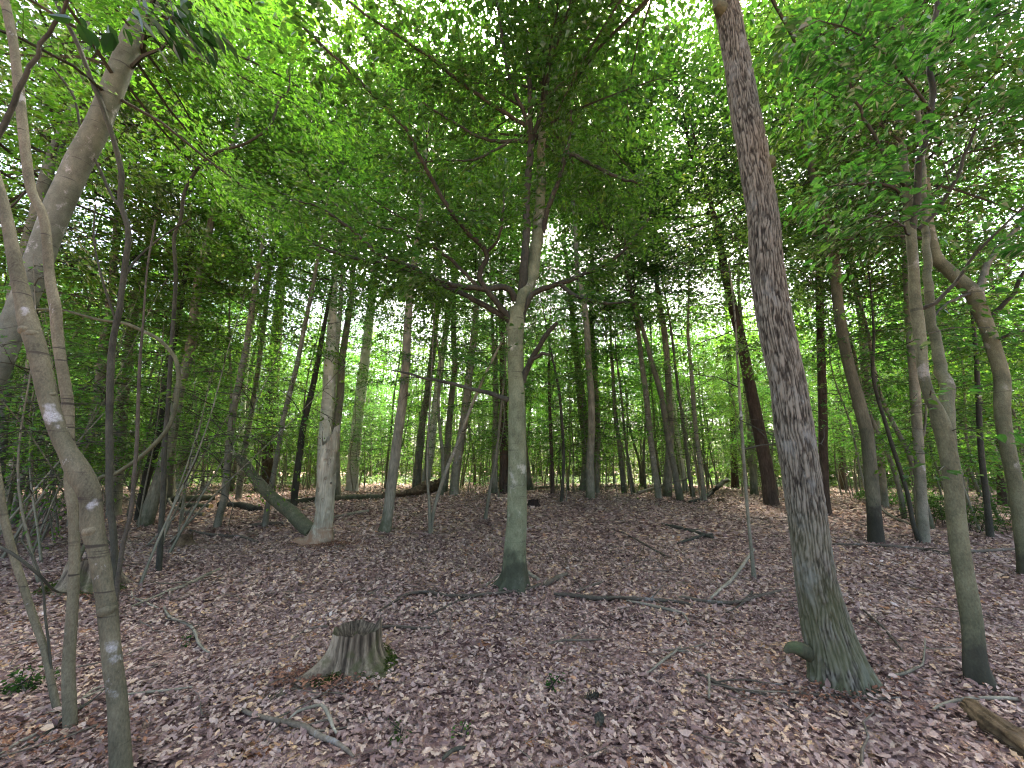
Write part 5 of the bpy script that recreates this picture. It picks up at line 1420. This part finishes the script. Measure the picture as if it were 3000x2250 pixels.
def plant(stock, k, x, y, rz, s, name, label, cat, group, tilt=None):
    tm, A, cm = stock[k % len(stock)]
    root = thing(name, (x, y, float(ground_h(x, y))), label, cat, group)
    root.scale = (s, s, s)
    root.rotation_euler = (tilt[0] if tilt else 0, tilt[1] if tilt else 0, rz)
    for nm, me in (('trunk', tm), ('crown', cm)):
        o = bpy.data.objects.new(nm, me); COL.objects.link(o); o.parent = root
        if nm == 'crown':
            o['kind'] = 'stuff'
    if y < 25:
        gg = np.random.default_rng(int(abs(x * 977 + y * 131)))
        for z in gg.uniform(.22, .55, 3):
            h = A[-1, 2] * z; p = axis_at(A, h)
            o = bpy.data.objects.new('limb', BARE[int(gg.integers(5))]); COL.objects.link(o); o.parent = root
            o.location = [float(c) for c in p]; o.rotation_euler = (float(gg.normal(0, .3)), float(gg.normal(0, .25)), float(gg.random() * 6.28))
            q = float(gg.uniform(.5, 1.0)); o.scale = (q, q, q)
    return root

def clear_of(x, y, pts, d):
    return all((x - a) ** 2 + (y - b) ** 2 > d * d for a, b in pts)

def where(x, y, s, tilt, kind):
    bx = 1500 + FOC * x / (y * cp)
    for lim, t in ((330, 'behind the left thicket'), (560, 'behind the arched sapling'), (720, 'behind the log pile'), (900, 'beside the broad dark pine'), (1010, 'behind the dead snag'), (1140, 'beside the white-barked trunk'),
                   (1300, 'behind the rotting log end'), (1470, 'close left of the central beech'), (1600, 'close right of the central beech'), (1720, 'beyond the two pale weathered poles'), (1860, 'left of the propped pale pole'), (2000, 'behind the propped pale pole'),
                   (2130, 'by the curved dark log'), (2290, 'beside the tallest dark pine'), (2440, 'behind the big oak'), (2620, 'behind the black-footed tree'), (2780, 'behind the crooked leaning sapling'), (2950, 'behind the twin beech')):
        if bx < lim:
            break
    else:
        t = 'beyond the crooked tree'
    size = 'short' if s < .88 else 'tall' if s > 1.08 else 'middling'
    row = 'nearest row' if y < 19.5 else 'second row' if y < 24 else 'rear rows'
    pose = 'leaning' if max(abs(tilt[0]), abs(tilt[1])) > .055 else 'straight'
    return '%s %s %s %s, in the %s' % (size, pose, kind, t, row)

g = np.random.default_rng(111)
spots = []
def scatter(n, y0, y1, stock, name, label, cat, group, dmin, smin, smax, tilt=.04, xf=None, slope=1.5, mean=0.):
    c = 0; tries = 0
    while c < n and tries < n * 60:
        tries += 1
        y = math.sqrt(g.random() * (y1 ** 2 - y0 ** 2) + y0 ** 2)
        x = (g.random() * 2 - 1) * (slope * y + 1)
        if xf and not xf(x, y):
            continue
        if not clear_of(x, y, spots, dmin):
            continue
        spots.append((x, y))
        k, rz, sc, ti = int(g.integers(99)), g.random() * 6.28, g.uniform(smin, smax), (g.normal(0, tilt), g.normal(mean, tilt))
        plant(stock, k, x, y, rz, sc, name, where(x, y, sc, ti, label), cat, group, ti)
        c += 1

# tall canopy trees
scatter(26, 34, 50, TALL, 'tree', 'thick-trunked high tree', 'tree', 'tall trees deep in the wood', 2.6, .85, 1.2, .025)
for x, y, sc in ((3.9, 19.5, 1.15), (-6.6, 15, 1.0), (.9, 20, 1.15), (6.4, 16.5, 1.0), (-3.2, 18.5, 1.1), (-12, 14, 1.0), (11.5, 15, 1.0), (2.9, 14.8, .95), (-9.5, 10.5, .9)):
    spots.append((x, y)); plant(ROOF, int(g.integers(99)), x, y, g.random() * 6.28, sc, 'tree', where(x, y, sc, (0, 0), 'thick-trunked high tree'), 'tree', 'tall trees deep in the wood', (g.normal(0, .02), g.normal(0, .02)))
# slim trees
scatter(80, 16, 30, SLIM, 'slim_tree', 'slim grey-brown tree', 'tree', 'slim trees behind the clearing', .9, .8, 1.25, .04)
# saplings of the understory
scatter(150, 15.5, 30, SAPLING, 'sapling', 'leafy sapling', 'sapling', 'saplings behind the clearing', .6, .7, 1.3, .07)
# on both sides, nearer
scatter(9, 8.5, 17, SLIM, 'slim_tree', 'slim thicket tree', 'tree', 'slim trees left of the clearing', 1.0, .8, 1.05, .05, lambda x, y: x < -.62 * y - 1.2)
scatter(14, 8., 16, SAPLING, 'sapling', 'leafy thicket sapling', 'sapling', 'saplings at the left side', .7, .7, 1.2, .14, lambda x, y: x < -.66 * y - 1.2)
scatter(64, 5.5, 15, POLE, 'thin_sapling', 'thin bare sapling pole', 'sapling', 'thin leaning saplings at the left', .25, .7, 1.2, .20, lambda x, y: x < -.74 * y - .6, mean=.16)
scatter(7, 9.5, 18, SLIM, 'slim_tree', 'slim leafy tree', 'tree', 'slim trees right of the clearing', 1.2, .8, 1.1, .04, lambda x, y: x > .86 * y + .4)
scatter(16, 9., 19, SAPLING, 'sapling', 'leafy side sapling', 'sapling', 'saplings at the right side', .8, .6, 1.2, .07, lambda x, y: x > .80 * y + .4)
scatter(140, 14, 27, POLE, 'thin_sapling', 'thin sparse sapling', 'sapling', 'thin saplings at the far edge of the clearing', .4, .6, 1.1, .06, lambda x, y: -.7 * y < x < .9 * y)

def build_far_wood():
    """the wood beyond the trees one can tell apart: leaf masses and stems in a broad belt"""
    g = np.random.default_rng(121); sp = Sprays(); tw = Mesh()
    for i in range(260):
        a = g.uniform(-1.08, 1.08); r = g.uniform(40, 68)
        x, y = r * math.sin(a), r * math.cos(a); h = g.uniform(12, 22); gz = float(ground_h(x, y))
        tw.tube(np.array([(x, y, gz - .2), (x + g.normal(0, .4), y, gz + h)]), [g.uniform(.08, .22), .04], 6, cap=False)
        for k in range(30):
            z = gz - .2 + h * g.random() ** 1.05; d = nrm(np.array((g.normal(), g.normal(), .15)))
            q = np.array((x, y, z)) + d * g.uniform(.2, 2.2)
            sp.add(q, d, 1.6, .8, 13)
    pos, d, nor, sz = sp.leaves(.50, g, tilt=.4, thick=.2)
    o = link('far_wood', leafy_mesh('far_wood', tw, pos, d, nor, sz, M['leaf_maple'], M['rough'], 'fold')); o['kind'] = 'stuff'
    tag(o, 'far-off wood of green leaves closing the view behind the trees', 'woodland')
build_far_wood()

def build_undergrowth():
    g = np.random.default_rng(131)
    # bright low growth beyond the clearing
    n = 26000
    y = np.sqrt(g.random(n) * (48 ** 2 - 25 ** 2) + 25 ** 2); x = (g.random(n) * 2 - 1) * (1.35 * y)
    dens = vnoise(x * .16 + 60, y * .16 + 60, 64, 41)
    k = g.random(n) < sstep(.30, .60, dens); x, y = x[k], y[k]; n = len(x)
    z = ground_h(x, y) + g.random(n) * .55
    a = g.random(n) * 6.28
    d = np.stack([np.cos(a), np.sin(a), g.normal(.2, .3, n)], 1); nor = np.stack([g.normal(0, .4, n), g.normal(0, .4, n), np.ones(n)], 1)
    o = link('undergrowth', leafy_mesh('undergrowth', None, np.stack([x, y, z], 1), d, nor, .30 * g.uniform(.5, 1.3, n), M['grass'], M['grass'], 'fold')); o['kind'] = 'stuff'
    tag(o, 'bright green low growth on the lit ground beyond the clearing', 'undergrowth')
    n = 34000
    a = g.uniform(-1.1, 1.1, n); r = g.uniform(38, 62, n); x, y = r * np.sin(a), r * np.cos(a)
    z = ground_h(x, y) + g.random(n) ** 1.3 * 5.5; a = g.random(n) * 6.28
    d = np.stack([np.cos(a), np.sin(a), g.normal(.2, .3, n)], 1); nor = np.stack([g.normal(0, .5, n), g.normal(0, .5, n), np.ones(n)], 1)
    o = link('far_bushes', leafy_mesh('far_bushes', None, np.stack([x, y, z], 1), d, nor, .5 * g.uniform(.5, 1.3, n), M['grass'], M['grass'], 'fold')); o['kind'] = 'stuff'
    tag(o, 'light green bushes along the foot of the far-off wood', 'bushes')
    # sparse small plants on the litter at the far edge
    n = 5200
    y = np.sqrt(g.random(n) * (24 ** 2 - 13.5 ** 2) + 13.5 ** 2); x = (g.random(n) * 2 - 1) * (1.3 * y)
    dens = vnoise(x * .35 + 60, y * .35 + 60, 64, 42)
    k = g.random(n) < sstep(.50, .75, dens) * sstep(13.5, 18, y); x, y = x[k], y[k]; n = len(x)
    z = ground_h(x, y) + .05 + g.random(n) * .30
    a = g.random(n) * 6.28
    d = np.stack([np.cos(a), np.sin(a), g.normal(.1, .3, n)], 1); nor = np.stack([g.normal(0, .3, n), g.normal(0, .3, n), np.ones(n)], 1)
    o = link('seedlings', leafy_mesh('seedlings', None, np.stack([x, y, z], 1), d, nor, .12 * g.uniform(.5, 1.3, n), M['leaf_under'], M['grass'], 'fold')); o['kind'] = 'stuff'
    tag(o, 'scattered low seedlings at the far edge of the leaf litter', 'seedlings')
build_undergrowth()

def build_bush(name, label, px, py, rx, ry, h, nst, seed, mat='leaf_dark', size=.075, cat='bush', lv=16):
    g = np.random.default_rng(seed); b, _ = ground_at(px, py); sp = Sprays(); tw = Mesh()
    root = thing(name, b, label, cat)
    for i in range(nst):
        a = g.random() * 6.28; r = g.random() ** .5
        p = np.array((b[0] + math.cos(a) * r * rx, b[1] + math.sin(a) * r * ry, 0)); p[2] = ground_h(p[0], p[1])
        d = nrm(np.array((g.normal(0, .35), g.normal(0, .35), 1))); l = h * g.uniform(.6, 1.1)
        q = np.array([p, p + d * l * .5, p + d * l + g.normal(0, .05, 3)])
        tw.tube(q, [.007, .005, .003], 4, cap=False)
        for k in range(4):
            c = q[0] + (q[2] - q[0]) * (.3 + .7 * g.random()); e = nrm(np.array((g.normal(), g.normal(), .15)))
            sp.add(c, e, .32 * h / .8, .18 * h / .8, lv)
    pos, dd, nor, sz = sp.leaves(size, g, tilt=.3, thick=.03)
    me = leafy_mesh('foliage', tw, pos, dd, nor, sz, M[mat], M['dark'], 'fold', root.location)
    link('foliage', me, root)['kind'] = 'stuff'
build_bush('low_bush', 'low dark green bush growing by the slim dark trunk near the edge', 2935, 1560, 1.5, 1.3, .8, 70, 141)
build_bush('low_bush', 'low leafy plants on the far ground between twin beech and black-footed tree', 2660, 1480, 1.6, 1.2, .5, 40, 142, 'leaf_under')
build_bush('fern', 'small dark green plant in the litter at the bottom left, by the thin bent stem', 75, 2035, .15, .10, .10, 11, 143, 'leaf_dark', .04, 'plant', 6)
build_bush('seedling', 'little dark green seedling on the litter below the old stump', 1172, 2168, .03, .03, .055, 4, 144, 'leaf_dark', .02, 'plant', 4)
build_bush('seedling', 'tiny light green seedling in the moss of the old stump', 1027, 1972, .02, .02, .12, 3, 145, 'leaf_maple', .045, 'plant', 3)
build_bush('seedling', 'small green sprig on the litter left of the snaking pale stick', 550, 1888, .07, .04, .04, 5, 146, 'leaf_dark', .03, 'plant', 4)
build_bush('seedling', 'grassy green sprig on the litter in front of the beech', 1353, 2160, .03, .02, .05, 4, 147, 'leaf_under', .02, 'plant', 3)
build_bush('seedling', 'tiny green sprig in the middle of the near litter', 1614, 2028, .03, .03, .06, 4, 148, 'leaf_dark', .035, 'plant', 4)

def build_cone(px, py, label, yaw):
    b, _ = ground_at(px, py); b[2] += .05
    root = thing('pine_cone', b, label, 'pine cone'); m = Mesh()
    ax = np.array((math.cos(yaw), math.sin(yaw), .1)); s = nrm(np.cross(ax, (0, 0, 1.))); u = np.cross(s, ax)
    m2 = Mesh(); m2.tube(np.array([-ax * .055, ax * .055]), [.012, .006], 6)
    link('core', m2.build('core', M['rotlog']), root)
    for k in range(46):
        t = k / 46; a = k * 2.4; r = .026 * math.sin(math.pi * (.18 + .8 * t)) + .006
        c = ax * (-.05 + .1 * t); e = nrm(s * math.cos(a) + u * math.sin(a) + ax * .5); f = nrm(np.cross(ax, e)) * .009
        m.add(np.array([c, c + e * r - f, c + e * r * 1.15, c + e * r + f, c + e * r * .6 - ax * .006]), [(0, 1, 2, 3)])
        m.add(np.array([c - ax * .004, c + e * r * 1.05 + f * .6, c + e * r * 1.15 + ax * .004, c + e * r * 1.05 - f * .6]), [(0, 1, 2, 3)])
    o = link('scales', m.build('scales', M['dark'], smooth=False), root); o['kind'] = 'stuff'
build_cone(1735, 2067, 'open dark pine cone on the litter, farther of two', .2)
build_cone(1757, 2137, 'open dark pine cone on the litter, nearer of two', 1.2)

def build_drifts():
    g = np.random.default_rng(151); P, D, U, Z = [], [], [], []
    for o in list(COL.objects):
        if o.parent or o.get('category') not in ('tree', 'stump', 'dead tree', 'sapling') or not (0 < o.location[1] < 13):
            continue
        big = {'oak_tree': .33, 'beech_tree': .22, 'twin_stemmed_tree': .16, 'stump': .30, 'dead_snag': .28, 'crooked_tree': .2}.get(o.name.split('.')[0], .09)
        n = int(60 + 420 * big)
        a = g.random(n) * 6.283; r = big * (.80 + g.random(n) ** 1.4 * 1.1)
        x = o.location[0] + np.cos(a) * r; y = o.location[1] + np.sin(a) * r
        z = np.asarray(ground_h(x, y)) + .02 + .05 * np.exp(-(r - big * .8) / .07) * g.random(n)
        P.append(np.stack([x, y, z], 1)); Z.append(.055 * g.uniform(.6, 1.5, n))
        d = np.stack([np.cos(a), np.sin(a), -.3 * np.ones(n)], 1) + g.normal(0, .6, (n, 3)); D.append(d)
        U.append(np.stack([np.cos(a) * .5, np.sin(a) * .5, np.ones(n)], 1) + g.normal(0, .35, (n, 3)))
    me = leafy_mesh('leaf_drift', None, np.vstack(P), np.vstack(D), np.vstack(U), np.concatenate(Z), M['litter'], M['litter'], 'ovate')
    o = link('leaf_drift', me); o['kind'] = 'stuff'
    tag(o, 'fallen leaves drifted up against the feet of trunks and stumps', 'leaf litter')
build_drifts()
